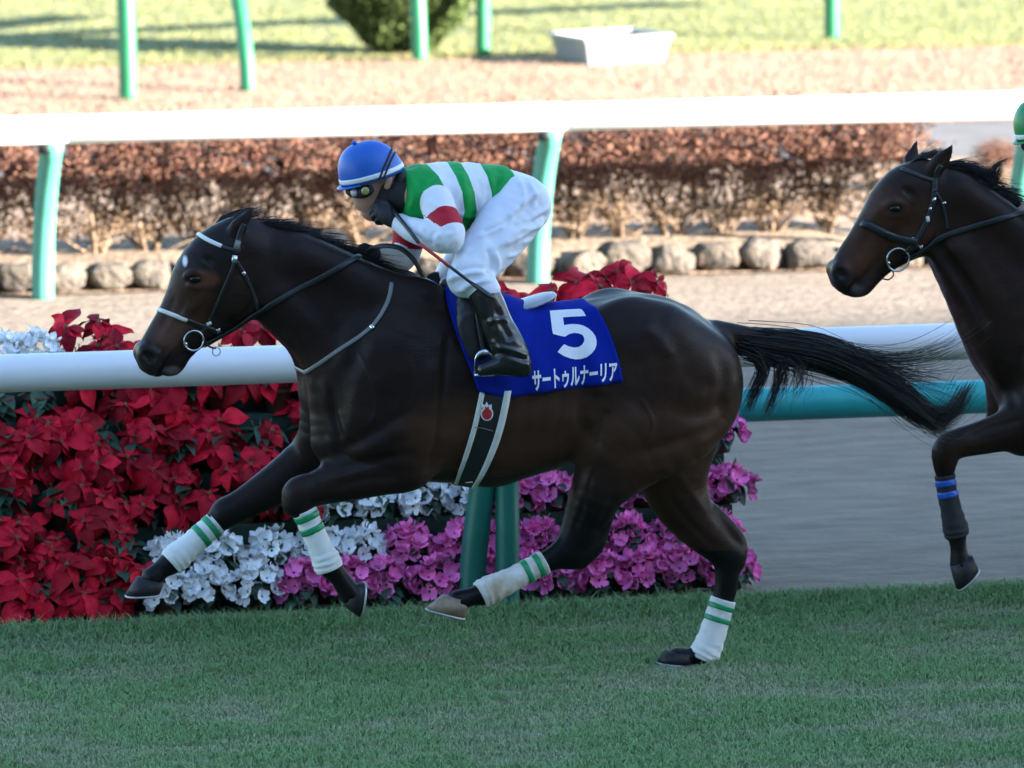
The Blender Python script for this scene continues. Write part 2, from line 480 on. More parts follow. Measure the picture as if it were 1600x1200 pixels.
Y_EDGE = G(800, 957).y            # turf ends here, dirt course begins
Y_FAR = G(840, 441).y             # posts of the inner rail
BED_Z = 0.125
Y_HEDGE = Y_FAR + 0.62            # front of the hedge, on the bed behind the edging stones
Y_PATH0 = G(1540, 246).y; Y_PATH1 = G(1540, 192).y
Y_GRASS2 = G(800, 92).y
gr = strip('ground', M_EARTH, -300, 1500, -0.02, -900, 900); 
strip('turf', M_TURF, -26, Y_EDGE, 0.0)
strip('dirt_course', M_SAND, Y_EDGE, Y_FAR + 0.12, -0.004)
strip('verge', M_DRY, Y_FAR + 0.12, Y_PATH0, 0.004)
strip('path', M_ASPHALT, Y_PATH0, Y_PATH1, 0.006)
strip('dry_grass', M_DRY, Y_PATH1, Y_GRASS2, 0.012)
strip('grass_course', M_FARGRASS, Y_GRASS2, Y_GRASS2 + 60, 0.008)

# ------------------------------------------------------------------ blades of grass
def vnoise(x, y, s, seed):
    rng = np.random.RandomState(seed); R_ = rng.rand(128, 128)
    u = x / s % 127; v = y / s % 127
    i = np.floor(u).astype(int); j = np.floor(v).astype(int); a = u - i; b = v - j
    a = a * a * (3 - 2 * a); b = b * b * (3 - 2 * b)
    return (R_[i, j] * (1 - a) + R_[i + 1, j] * a) * (1 - b) + (R_[i, j + 1] * (1 - a) + R_[i + 1, j + 1] * a) * b

def blades(name, x, y, hgt, width, cols, lean, seed, label):
    rng = np.random.RandomState(seed); n = len(x)
    a = rng.rand(n) * 2 * np.pi
    side = np.stack([np.cos(a), np.sin(a), np.zeros(n)], -1) * (width * 0.5)[:, None]
    b = rng.rand(n) * 2 * np.pi
    ln = np.stack([np.cos(b), np.sin(b), np.zeros(n)], -1) * (hgt * lean * rng.rand(n))[:, None]
    P = np.stack([x, y, np.zeros(n)], -1)
    mid = P + ln * 0.35; mid[:, 2] = hgt * 0.6
    tip = P + ln; tip[:, 2] = hgt * (0.95 - 0.3 * rng.rand(n))
    V = np.stack([P - side, P + side, mid - side * 0.8, mid + side * 0.8, tip], 1).reshape(-1, 3)
    k = np.arange(n)[:, None] * 5
    F = [k + np.array([[0, 1, 3, 2]]), k + np.array([[2, 3, 4]])]
    me = mesh_np(name, V, F)
    paint(me, 'tint', np.repeat(cols, 5, axis=0))
    o = link(name, me, M_BLADE)
    return tag(o, label, 'grass', kind='stuff')

M_BLADE = attr_mat('grass_blades', 'tint', rough=0.75, spec=0.2)
rng = np.random.RandomState(11)
c0, c1 = G(-120, 1230), G(1720, 1230)
xa, xb = G(-170, 1240).x, U(1780, 950, Y_EDGE).x
ya = min(G(1720, 1250).y, G(-100, 1250).y)
n = 380000
gx = xa + (xb - xa) * rng.rand(n); gy = ya + (Y_EDGE - ya) * rng.rand(n) ** 0.95
_hf = G(1054, 1036); keep = ((gx - _hf.x) / .085) ** 2 + ((gy - _hf.y + .06) / .12) ** 2 > 1; 
for _ in range(46):        # torn divots left by hooves
    dx_, dy_ = xa + (xb - xa) * rng.rand(), ya + (Y_EDGE - .3 - ya) * rng.rand()
    keep &= (((gx - dx_) / (.03 + .05 * rng.rand())) ** 2 + ((gy - dy_) / (.03 + .04 * rng.rand())) ** 2 > 1) | (rng.rand(n) < .25)
gx = gx[keep]; gy = gy[keep]; n = len(gx)
patch = 0.6 * vnoise(gx + 40, gy * 1.5 + 40, 0.42, 1) + 0.4 * vnoise(gx + 40, gy * 1.3 + 40, 0.10, 2)
edge = np.clip((gy - (Y_EDGE - 0.45)) / 0.35, 0, 1)
dry = np.clip((patch - 0.40) * 2.6, 0, 1) * (1 - edge)
hgt = (0.015 + 0.016 * rng.rand(n)) * (1.15 - 0.5 * dry) * (1 + 1.5 * edge)
ga = np.array([0.165, 0.300, 0.128]); gb = np.array([0.38, 0.38, 0.25]); gc = np.array([0.235, 0.365, 0.155])
mixr = rng.rand(n)[:, None]
cols = ga * (1 - mixr) + gc * mixr
cols = cols * (1 - 0.7 * dry[:, None]) + gb * 0.7 * dry[:, None]
cols *= (0.82 + 0.36 * rng.rand(n))[:, None]
blades('turf_grass', gx, gy, hgt, 0.0028 + 0.0024 * rng.rand(n), cols, 1.3, 5, 'short green racecourse turf with worn dry patches under the horses')
n = 90000
fx0, fx1 = G(-200, 60).x - 3, G(1800, 30).x + 3
gx = fx0 + (fx1 - fx0) * rng.rand(n); gy = Y_GRASS2 + 16 * rng.rand(n) ** 1.3
patch = vnoise(gx + 60, gy + 60, 0.5, 6)
cols = np.array([0.18, 0.192, 0.07]) * (0.88 + 0.24 * rng.rand(n))[:, None] * (0.8 + 0.4 * patch)[:, None]
blades('far_turf_grass', gx, gy, 0.02 + 0.025 * rng.rand(n), np.full(n, 0.012), cols, 1.2, 8, 'sunlit yellow-green grass along the top of the picture')
n = 26000
gx = G(-200, 150).x - 2 + (G(1800, 130).x - G(-200, 150).x + 4) * rng.rand(n); gy = Y_PATH1 + 0.1 + (Y_GRASS2 - Y_PATH1 + 0.3) * rng.rand(n)
cols = np.array([0.26, 0.168, 0.106]) * (0.6 + 0.7 * rng.rand(n))[:, None]
blades('dry_grass_tufts', gx, gy, 0.015 + 0.04 * rng.rand(n), np.full(n, 0.012), cols, 1.8, 9, 'withered tan grass on the strip behind the far white rail')

# ------------------------------------------------------------------ grandstand behind the lens (casts the shade over the turf)
EDGE_Y = G(1300, 588).y           # where the shade ends on the dirt course
ROOF_H = 26.0
ROOF_Y = EDGE_Y - ROOF_H / math.tan(SUN_EL) * (-sy)
stand = empty('grandstand', (0, ROOF_Y - 14, 0), 'long concrete grandstand with tiered terraces and cantilever roof behind the photographer', 'grandstand')
def sb(name, mat_, *a):
    V, F = box_geo(*a); return obj(name, V, F, mat_, stand, smooth=False)
SX0, SX1 = -70, 170
sb('roof', M_ROOF, SX0, SX1, ROOF_Y - 26, ROOF_Y, ROOF_H, ROOF_H + 0.9)
sb('rear_wall', M_CONCRETE, SX0, SX1, ROOF_Y - 26, ROOF_Y - 24, 0, ROOF_H - 0.01)
sb('end_wall', M_CONCRETE, SX0, SX0 + 1, ROOF_Y - 23.99, ROOF_Y - 4, 0, ROOF_H - 0.01)
sb('end_wall', M_CONCRETE, SX1 - 1, SX1, ROOF_Y - 23.99, ROOF_Y - 4, 0, ROOF_H - 0.01)
for i in range(14):
    y1 = ROOF_Y - 3 - i * 1.4
    sb('terrace_step', M_CONCRETE, SX0 + 1.01, SX1 - 1.01, y1 - 1.4, y1 - 0.005, 0, 0.6 + 0.75 * i)
sb('upper_deck', M_CONCRETE, SX0 + 1.01, SX1 - 1.01, ROOF_Y - 23.9, ROOF_Y - 12, 15.5, 16.3)
for i in range(9):
    x = SX0 + 12 + i * 27
    sb('column', M_CONCRETE, x, x + 1.2, ROOF_Y - 14, ROOF_Y - 12.8, 16.31 if False else 16.305, ROOF_H - 0.005)

# ------------------------------------------------------------------ the rails
def seg_rail(name, mat_, xs, Y, z, r, parent, n=24, gap=0.004):
    """rail made of lengths of pipe that butt with a dark groove"""
    for a, b in zip(xs[:-1], xs[1:]):
        P = np.array([(a + gap, Y, z), (a + gap + 0.012, Y, z), (b - gap - 0.012, Y, z), (b - gap, Y, z)])
        tube(name, P, [r * 0.93, r, r, r * 0.93], mat_, parent, n=n)
    xs = np.array(xs)
    V, F = tube_geo(np.array([(xs[0] + 0.05, Y, z), (xs[-1] - 0.05, Y, z)]), r * 0.95, 16)
    obj('core_pipe', V, F, M_WHITE if mat_ is M_WHITE else M_TEAL, parent)

def curved_post(parent, X, Yb, top, over, r, mat_, name='post', lean=0.0, ex=2.4):
    t = np.linspace(0, 1, 14)
    z = top * t; y = Yb + over * t ** ex; x = X + lean * t
    return tube(name, np.stack([x, y, z - 0.05 * (1 - t)], -1), r, mat_, parent, n=18)

# near running rail beside the turf
Y_POST = G(793, 945).y
Y_NR = Y_POST - 0.16
nr_z = U(440, 569, Y_NR).z
near_rail = empty('running_rail', (U(790, 945, Y_POST).x, Y_POST, 0), 'white near running rail on green posts, directly behind the horses', 'rail')
px0 = U(793, 850, Y_POST).x
SP = 2.72
seg_rail('rail_pipe', M_WHITE, [px0 - SP * 2.1 + SP * i for i in range(7)], Y_NR, nr_z, 0.0775, near_rail)
Y_TR = Y_POST + 0.95
tr_z = U(1330, 627, Y_TR).z
teal = empty('course_rail', (U(900, 700, Y_TR).x, Y_TR, 0), 'teal pipe rail of the dirt course behind the flower bank', 'rail')
tx0 = U(900, 700, Y_TR).x
seg_rail('rail_pipe', M_TEAL, [tx0 - SP * 4 + SP * 2 * i for i in range(6)], Y_TR, tr_z, 0.073, teal)
for i in range(-2, 4):
    tube('post', np.array([(tx0 + i * SP, Y_TR, -.05), (tx0 + i * SP, Y_TR, tr_z - .06)]), 0.045, M_DGREEN, teal, n=16)
for i in range(-2, 4):
    x = px0 + i * SP
    Pp = np.array([(x, Y_POST, -0.05), (x, Y_POST, 0.3), (x, Y_POST, 0.6), (x, Y_NR + 0.03, nr_z - 0.05)])
    tube('post', catmull(Pp, 6), 0.05, M_DGREEN, near_rail, n=18)
    xl = x - 0.155
    Pp = np.array([(xl + .01, Y_POST + 0.055, -0.05), (xl + .03, Y_POST + 0.05, 0.25), (xl + 0.075, Y_POST + 0.02, 0.62), (xl + 0.115, Y_NR + 0.02, nr_z - 0.05)])
    tube('leaning_post', catmull(Pp, 6), 0.055, M_DGREEN, near_rail, n=18)

# inner rail of the dirt course
Y_FR = Y_FAR - 0.30
fr_z = U(800, 184.5, Y_FR).z
far_rail = empty('inner_rail', (U(840, 441, Y_FAR).x, Y_FAR, 0), 'sunlit white inner rail on curved mint-green posts before the brown hedge', 'rail')
fpx = [U(67, 465, Y_FAR).x, U(840, 441, Y_FAR).x]
SPF = fpx[1] - fpx[0]
jx = U(885, 182, Y_FR).x
seg_rail('rail_pipe', M_WHITE, [jx + SPF * i for i in range(-3, 5)], Y_FR, fr_z, 0.079, far_rail)
for i in range(-2, 4):
    x = fpx[1] + SPF * i
    curved_post(far_rail, x, Y_FAR, fr_z - 0.06, -0.30, 0.063, M_MINT)
    tube('bracket', np.array([(x - 0.035, Y_FR + 0.012, fr_z - 0.125), (x - 0.035, Y_FR + 0.005, fr_z - 0.07)]), 0.045, M_RUBBER, far_rail, n=14)

# green posts of the rails round the far grass course
def back_rail(label, specs, zt=1.12):
    e = empty('course_rail', G(*specs[0][0]), label, 'rail')
    tops = []
    for (b, over, r) in specs:
        g = G(*b)
        curved_post(e, g.x, g.y, zt, over, r, M_GREENP, ex=1.7)
        tops.append((g.x, g.y + over, zt + 0.05))
    tops = np.array(tops)
    d0 = tops[0] - tops[1]; d1 = tops[-1] - tops[-2]
    P = np.vstack([tops[0] + d0 * 1.2, tops, tops[-1] + d1 * 1.2])
    tube('rail_pipe', P, 0.075, M_WHITE, e, n=16)
back_rail('far rail on two bent green posts at the upper left', [((388, 144), 0.72, 0.056), ((656, 97), 0.28, 0.06)])
back_rail('far rail on straight green posts, one of them beside the clipped bush', [((200, 157), 0.13, 0.065), ((755, 90), 0.02, 0.056), ((1300, 62), 0.03, 0.063)])

# raised bed behind the stones
bx1 = U(1500, 380, Y_HEDGE).x
bp = np.array([(Y_FAR + .28, -.02), (Y_FAR + .34, BED_Z * .8), (Y_FAR + .5, BED_Z), (Y_FAR + 1.5, BED_Z + .02), (Y_FAR + 2.1, -.02)])
P = np.zeros((60, len(bp), 3)); P[..., 0] = np.linspace(-40, bx1, 60)[:, None]; P[..., 1] = bp[None, :, 0]; P[..., 2] = bp[None, :, 1]
P[-1, :, 2] = -.02
V, F = grid_geo(P); tag(obj('planting_bed', V, F, M_SOIL), kind='structure')

# ------------------------------------------------------------------ edging stones
def stone_geo(seed, lx, ly, lz):
    r_ = np.random.RandomState(seed)
    bm = bmesh.new(); bmesh.ops.create_icosphere(bm, subdivisions=3, radius=1.0)
    V = np.array([v.co for v in bm.verts]); F = np.array([[v.index for v in f.verts] for f in bm.faces]); bm.free()
    V = np.sign(V) * np.abs(V) ** 0.62
    for _ in range(9):
        nrm = r_.randn(3); nrm /= np.linalg.norm(nrm); d = 0.72 + 0.3 * r_.rand()
        ov = np.maximum(V @ nrm - d, 0); V = V - ov[:, None] * nrm * 0.85
    V += 0.07 * np.sin(V * 6 + r_.rand(3) * 9)[:, [1, 2, 0]] + 0.035 * np.sin(V * 15 + r_.rand(3) * 9)[:, [2, 0, 1]]
    V = V * np.array([lx, ly, lz]); V[:, 2] -= V[:, 2].min() * 0.86
    return V, F
stone_meshes = []
for s_ in range(7):
    V, F = stone_geo(40 + s_, 0.142, 0.12, 0.078 + 0.010 * (s_ % 3))
    me = mesh_np('edging_stone', V, F); me.materials.append(M_STONE); stone_meshes.append(me)
xs = U(-420, 460, Y_FAR + 0.24).x; k = 0; kv = 0
x_end = U(1660, 420, Y_FAR + 0.3).x
while xs < x_end:
    o = bpy.data.objects.new('edging_stone', stone_meshes[(k * 3 + k // 4) % 7]); COL.objects.link(o)
    o.location = (xs, Y_FAR + 0.24 + random.uniform(-.03, .03), 0.004)
    sc_ = random.uniform(0.88, 1.08)
    o.scale = (sc_ * random.uniform(.9, 1.08), sc_, sc_ * random.uniform(0.85, 1.1)); o.rotation_euler = (0, 0, random.choice((0, math.pi)) + random.uniform(-.25, .25))
    seen = proj((xs, Y_FAR + .24, .06))[0] > -28
    tag(o, f'rough tan edging stone, {ORD[kv]} from the left in the row below the hedge' if seen else 'rough tan edging stone beyond the left edge of the picture', 'stone', 'edging stones along the hedge')
    kv += int(seen)
    xs += 0.272 * sc_ + random.uniform(0, .02); k += 1

# ------------------------------------------------------------------ brown hedge, shrub by shrub
M_LEAFRED = attr_mat('withered_leaves', 'tint', rough=0.8, spec=0.2)
M_TWIG = mat('twigs', (0.21, 0.15, 0.10), 0.9, var=0.3, vscale=30)
def leaf_cloud(C, size, cols, rng):
    n = len(C)
    a = rng.randn(n, 3); a /= np.linalg.norm(a, axis=1)[:, None]
    b = np.cross(a, rng.randn(n, 3)); b /= np.linalg.norm(b, axis=1)[:, None]
    c = np.cross(a, b) * 0.3
    s_ = (size * (0.6 + 0.8 * rng.rand(n)))[:, None]
    V = np.stack([C - a * s_, C + b * s_ * 0.5 + c * s_, C + a * s_, C - b * s_ * 0.5 + c * s_], 1).reshape(-1, 3)
    F = np.arange(n * 4).reshape(-1, 4)
    return V, [F], np.repeat(cols, 4, axis=0)
def shrub_meshes(seed):
    r_ = np.random.RandomState(seed)
    parts = []
    tips = []
    for s_ in range(9):
        a = r_.rand() * 6.283; b0 = np.array([0.03 * math.cos(a), 0.03 * math.sin(a), -0.01])
        sp = 0.10 + 0.2 * r_.rand(); top = np.array([sp * math.cos(a) * 1.0, sp * math.sin(a), 0.34 + 0.22 * r_.rand()])
        mid = (b0 + top) / 2 + r_.randn(3) * 0.035; mid[2] = 0.16
        P = catmull([b0, mid, top], 4)
        parts.append(tube_geo(P, np.linspace(0.011, 0.005, len(P)), 5)); tips.append(P)
        for q in range(7):
            j = 1 + r_.randint(len(P) - 1); e = P[j] + r_.randn(3) * np.array([.11, .11, .05]) + np.array([0, 0, 0.13 * r_.rand()])
            m2 = (P[j] + e) / 2 + r_.randn(3) * 0.015
            parts.append(tube_geo(catmull([P[j], m2, e], 2), np.linspace(0.005, 0.0025, 5), 4))
            tips.append(np.array([e]))
    V, F = merge(parts)
    st = mesh_np('branches', V, F); st.materials.append(M_TWIG)
    n = 5200
    C = np.stack([(r_.rand(n) - .5) * 0.52, (r_.rand(n) - .5) * 0.66, 0.36 + 0.30 * r_.rand(n) ** 0.8], -1)
    C[:, 2] += 0.05 * np.sin(C[:, 0] * 17 + seed) + 0.05 * r_.randn(n) * (C[:, 2] > .5)
    C = C[vnoise(C[:, 0] + 3 + seed, C[:, 2] + 3, .055, seed) > .33]
    T_ = np.vstack(tips); q = T_[r_.randint(len(T_), size=1800)] + r_.randn(1800, 3) * 0.05; q = q[q[:, 2] > 0.1]
    C = np.vstack([C, q])
    mix = r_.rand(len(C))[:, None]
    cols = np.where(mix < 0.5, np.array([0.135, 0.058, 0.040]), np.where(mix < 0.8, np.array([0.18, 0.095, 0.062]), np.array([0.10, 0.06, 0.045]))) * (0.6 + 0.8 * r_.rand(len(C)))[:, None]
    lowm = (C[:, 2] < 0.33)[:, None]
    cols = np.where(lowm, np.array([0.155, 0.10, 0.06]) * (0.6 + 0.7 * r_.rand(len(C)))[:, None], cols)
    V, F, cc = leaf_cloud(C, np.full(len(C), 0.0135), cols, r_)
    fo = mesh_np('foliage', V, F); paint(fo, 'tint', cc); fo.materials.append(M_LEAFRED)
    return st, fo
shv = [shrub_meshes(70 + i) for i in range(5)]
hx = U(-520, 430, Y_HEDGE + .3).x; hend = U(1425, 380, Y_HEDGE + .3).x; k = 0; kv = 0
while hx < hend:
    seen = proj((hx, Y_HEDGE + .34, .4))[0] > -45
    e = empty('hedge_shrub', (hx, Y_HEDGE + 0.34 + random.uniform(-.05, .05), BED_Z),
              f'withered red-brown hedge shrub, {ORD[kv]} from the left behind the edging stones' if seen else 'withered red-brown hedge shrub beyond the left edge of the picture', 'shrub', 'withered shrubs of the hedge')
    st, fo = shv[(k * 2) % 5]
    e.rotation_euler = (0, 0, random.choice((0, math.pi)) + random.uniform(-.2, .2)); e.scale = (1, 1, random.uniform(.93, 1.05))
    for nm, me in (('branches', st), ('foliage', fo)):
        o = bpy.data.objects.new(nm, me); COL.objects.link(o); o.parent = e
        tag(o, kind='stuff')
    hx += random.uniform(.27, .34); k += 1; kv += int(seen)
# small dry bush beyond the end of the hedge
g = G(1562, 300)
e = empty('dry_bush', (g.x, g.y, 0.012), 'small round dry bush right of the hedge, behind the rail post', 'bush')
st, fo = shv[1]
for nm, me in (('branches', st), ('foliage', fo)):
    o = bpy.data.objects.new(nm, me); COL.objects.link(o); o.parent = e; o.scale = (.55, .55, .42); tag(o, kind='stuff')

# ------------------------------------------------------------------ clipped evergreen and plastic tub on the far side
g = G(630, 83)
bush = empty('clipped_bush', (g.x, g.y, 0), 'dark green clipped evergreen bush standing behind a bent green post', 'bush')
r_ = np.random.RandomState(5); n = 26000
u = r_.randn(n, 3); u /= np.linalg.norm(u, axis=1)[:, None]
rad = (0.78 + 0.24 * r_.rand(n)) * (1 + 0.05 * np.sin(u[:, 0] * 9) * np.cos(u[:, 2] * 11 + 1))
C = u * rad[:, None] * np.array([0.60, 0.45, 0.70]); C[:, 2] += 0.64
low = np.clip((0.42 - C[:, 2]) / 0.42, 0, 1); C[:, :2] *= (1 - 0.28 * low)[:, None]
C = C[C[:, 2] > 0.0]; C += np.array(bush.location)
cols = np.array([0.06, 0.09, 0.025]) * (0.5 + 1.1 * r_.rand(len(C)))[:, None]
V, F, cc = leaf_cloud(C, np.full(len(C), 0.024), cols, r_)
me = mesh_np('foliage', V, F); paint(me, 'tint', cc); tag(link('foliage', me, M_LEAFRED, bush), kind='stuff')
tube('trunk', np.array([(g.x, g.y, -0.03), (g.x + .01, g.y, 0.4), (g.x, g.y, 0.8)]), [0.06, 0.05, 0.03], M_TWIG, bush)

pf, pl, pr = G(921, 104), G(881, 97), G(1037, 98)
e1 = np.array(pr - pf); e2 = np.array(pl - pf) * 1.0
e2 = e2 / np.linalg.norm(e2) * 0.52
cen = np.array(pf) + e1 / 2 + e2 / 2
def ring(sc_, z, inset=0.0):
    a = e1 / 2 * sc_; b = e2 / 2 * sc_
    a = a * (1 - inset / np.linalg.norm(a)); b = b * (1 - inset / np.linalg.norm(b))
    return np.array([cen + sa * a + sb_ * b + np.array([0, 0, z]) for sa, sb_ in ((-1, -1), (1, -1), (1, 1), (-1, 1))])
H_ = 0.215
rings = [ring(1.0, 0.012), ring(1.13, H_ - .03), ring(1.19, H_ - .03), ring(1.19, H_), ring(1.13, H_, 0.008), ring(1.0, 0.03, 0.012)]
V = np.vstack(rings); F = [(0, 3, 2, 1)]
for i in range(5):
    for j in range(4): F.append((i * 4 + j, i * 4 + (j + 1) % 4, i * 4 + 4 + (j + 1) % 4, i * 4 + 4 + j))
F.append((20, 21, 22, 23))
tub = obj('plastic_tub', V, np.array(F), M_TUB, smooth=False)
tag(tub, 'pale grey rectangular plastic tub left on the dry grass', 'tub')
# ================================================================== HORSES
M_COAT = attr_mat('dark_bay_coat', 'coat', rough=0.42, rvar=.10, bump=0.35, bscale=150, sheen=0.0, spec=0.15, var=0.35, vscale=9, dist=0.003, stretch=(0.35, 1, 1), sheencol=(0.7, 0.75, 0.9))
M_HAIR = mat('black_hair', (0.010, 0.009, 0.010), 0.45, var=0.3, vscale=40)
M_EYE = mat('horse_eye', (0.006, 0.004, 0.003), 0.16, spec=0.35)
M_HOOFD = mat('dark_hoof', (0.020, 0.020, 0.022), 0.5, spec=0.25, var=0.35, vscale=25, bump=0.3, bscale=60, dist=0.003)
M_HOOFL = mat('pale_hoof', (0.30, 0.22, 0.15), 0.5, color2=(0.14, 0.10, 0.07), vscale=18, bump=0.3, bscale=60, dist=0.003)
M_STEEL = mat('steel', (0.62, 0.63, 0.65), 0.22, metallic=1.0)
M_ALU = mat('shoe_metal', (0.42, 0.43, 0.45), 0.45, metallic=0.7)
M_WRAP = mat('white_bandage', (0.62, 0.63, 0.61), 0.85, color2=(0.72, 0.73, 0.73), vscale=9, bump=0.4, bscale=70, dist=0.004)
M_WRAPDIRTY = mat('stained_white_bandage', (0.70, 0.71, 0.70), 0.85, color2=(0.40, 0.33, 0.24), vscale=11, bump=0.4, bscale=70, dist=0.004)
M_WRAPK = mat('black_bandage', (0.012, 0.013, 0.017), 0.8, bump=0.4, bscale=70, dist=0.004)
M_TAPEG = mat('green_tape', (0.01, 0.25, 0.10), 0.35)
M_TAPEB = mat('blue_tape', (0.015, 0.09, 0.46), 0.35)
M_LEATHER = mat('black_leather', (0.013, 0.013, 0.015), 0.42, var=0.2, vscale=30, bump=0.2, bscale=150, dist=0.002)
M_BEAD = mat('white_beads', (0.66, 0.67, 0.64), 0.4)
M_STRAPGREY = mat('grey_strap', (0.16, 0.165, 0.165), 0.5)

Y_H1 = G(1066, 1037).y - 0.14     # so that the planted far hind foot stands on the turf
class Space:
    """photo pixels to points on the planes of one horse: T(px,py,w) with w metres towards the lens from its mid-plane"""
    def __init__(s, Y0, dx=0, dy=0, k=1.0, ref=(0, 0)):
        s.Y0 = Y0; s.m = mpp(Y0); s.dx, s.dy, s.k, s.ref = dx, dy, k, ref
    def px(s, x, y):
        return (s.ref[0] + (x - s.ref[0]) * s.k + s.dx, s.ref[1] + (y - s.ref[1]) * s.k + s.dy)
    def T(s, x, y, w=0.0):
        a, b = s.px(x, y); return np.array(U(a, b, s.Y0 - w))
    def chain(s, rows, n=3):
        """rows: px py w r_px ly -> spline of x y z r ly"""
        R_ = np.array([[*s.T(r[0], r[1], r[2]), r[3] * s.m * s.k, r[4]] for r in rows])
        return catmull(R_, n) if len(R_) > 1 else R_
    def mir(s, P):
        Q = np.array(P, float).copy(); Q[..., 1] = 2 * s.Y0 - Q[..., 1]; return Q

TORSO = [(585, 596, 0, 106, .86), (650, 597, 0, 150, .76), (725, 603, 0, 152, .78), (800, 610, 0, 138, .86), (870, 600, 0, 126, .92),
         (940, 583, 0, 117, .94), (1005, 574, 0, 116, .95), (1058, 592, 0, 103, .95)]
HIND_NEAR = dict(
    thigh=[(1035, 600, .13, 92, .62), (985, 650, .16, 78, .68), (952, 690, .16, 58, .75)],
    thigh2=[(1085, 600, .12, 72, .75), (1062, 660, .15, 68, .72), (1000, 712, .15, 50, .8), (960, 745, .15, 42, .85)],
    gaskin=[(955, 700, .15, 50, .8), (938, 755, .15, 45, .8), (917, 805, .14, 36, .8), (900, 842, .14, 29, .72), (888, 862, .14, 27, .7)],
    hockpt=[(950, 790, .14, 13, .8), (940, 830, .14, 12, .8), (928, 853, .14, 16, .75), (905, 868, .14, 22, .7)],
    cannon=[(890, 862, .14, 25, .7), (865, 872, .14, 19, .8), (840, 884, .14, 16, .85), (800, 905, .14, 15, .9), (770, 921, .14, 18, .9), (757, 927, .14, 19, .95), (738, 932, .14, 14.5, 1), (716, 938, .14, 17, 1.1)])
HIND_FAR = dict(
    thigh=[(1050, 600, -.13, 92, .62), (1052, 670, -.15, 78, .7), (1045, 722, -.15, 62, .75)],
    gaskin=[(1048, 722, -.15, 60, .75), (1058, 768, -.15, 50, .75), (1085, 815, -.14, 38, .75), (1118, 848, -.14, 30, .7), (1137, 866, -.14, 27, .7)],
    hockpt=[(1112, 800, -.14, 14, .8), (1140, 828, -.14, 14, .8), (1154, 850, -.14, 14, .75), (1146, 875, -.14, 20, .7)],
    cannon=[(1138, 868, -.14, 26, .7), (1137, 890, -.14, 21, .8), (1133, 925, -.14, 18, .85), (1118, 972, -.14, 17, .9), (1104, 1010, -.14, 19, .9), (1097, 1021, -.14, 19, .95), (1080, 1026, -.14, 14, 1), (1060, 1029, -.14, 17, 1.1)])

def hoof(sp, parent, fc, rc, toe, heel, w, lw, M, shoe=True):
    def ringpts(a, b, lwm, n=18, tnear=0.0):
        A = sp.T(*a, w); B = sp.T(*b, w); c = (A + B) / 2; e = (B - A) / 2
        t = np.linspace(0, 2 * np.pi, n, endpoint=False)
        sq = np.sign(np.sin(t)) * np.abs(np.sin(t)) ** 0.75
        return c + np.cos(t)[:, None] * e + sq[:, None] * np.array([0, lwm, 0])
    R0 = ringpts(fc, rc, lw * .82); R1 = ringpts(toe, heel, lw)
    Rm = R0 * .5 + R1 * .5
    n = len(R0)
    V = np.vstack([R0, Rm, R1, R0.mean(0)[None], R1.mean(0)[None]])
    F = []
    for k_ in range(2):
        for j in range(n): F.append((k_ * n + j, k_ * n + (j + 1) % n, (k_ + 1) * n + (j + 1) % n, (k_ + 1) * n + j))
    T3 = [(3 * n, (j + 1) % n, j) for j in range(n)] + [(3 * n + 1, 2 * n + j, 2 * n + (j + 1) % n) for j in range(n)]
    ho = obj('hoof', V, [np.array(F), np.array(T3)], M, parent)
    if shoe:
        d = R1.mean(0) - R0.mean(0)
        nrm = np.cross(R1[n // 4] - R1[0], R1[n // 2] - R1[0]); nrm /= np.linalg.norm(nrm)
        if nrm @ d < 0: nrm = -nrm
        c = R1.mean(0)
        O1 = c + (R1 - c) * 1.03 + nrm * .0015; O2 = O1 + nrm * .007; I2 = c + (R1 - c) * .72 + nrm * .0085; I1 = c + (R1 - c) * .72 + nrm * .0015
        V = np.vstack([O1, O2, I2, I1]); F = []
        for k_ in range(4):
            for j in range(n): F.append((k_ * n + j, k_ * n + (j + 1) % n, ((k_ + 1) % 4) * n + (j + 1) % n, ((k_ + 1) % 4) * n + j))
        obj('horseshoe', V, np.array(F), M_ALU, ho)
    return ho

def wrap(sp, parent, rows, M, stripes, tape, n=5, name='leg_bandage'):
    """bandage: rows px py w r_px ; stripes: fractions along it"""
    R_ = np.array([[*sp.T(r[0], r[1], r[2]), r[3] * sp.m * sp.k] for r in rows])
    S_ = catmull(R_, n); m_ = len(S_)
    fine = catmull(S_, 2); rr = fine[:, 3]
    V, F = tube_geo(fine[:, :3], rr, 26, lat=(0, 1, 0), r2=rr * 0.92)
    tt = np.repeat(np.linspace(0, 1, len(fine)), 26); an = np.tile(np.arange(26) / 26, len(fine)); lay = (tt * 7.5 + an) % 1
    cc = np.repeat(fine[:, :3], 26, axis=0); V[:len(cc)] = cc + (V[:len(cc)] - cc) * (1 + .055 * lay - .02 + .02 * np.sin(tt * 37 + an * 12))[:, None]
    b = obj(name, V, F, M, parent)
    L = np.concatenate([[0], np.cumsum(np.linalg.norm(np.diff(S_[:, :3], axis=0), axis=1))]); L /= L[-1]
    for f0, f1 in stripes:
        t = np.linspace(f0, f1, 4)
        P = np.stack([np.interp(t, L, S_[:, i]) for i in range(3)], -1); r2 = np.interp(t, L, S_[:, 3]) * 1.035 + .0015
        V, F = tube_geo(P, r2, 22, lat=(0, 1, 0), r2=r2 * .92)
        obj('tape_stripe', V, F, tape, b)
    return b

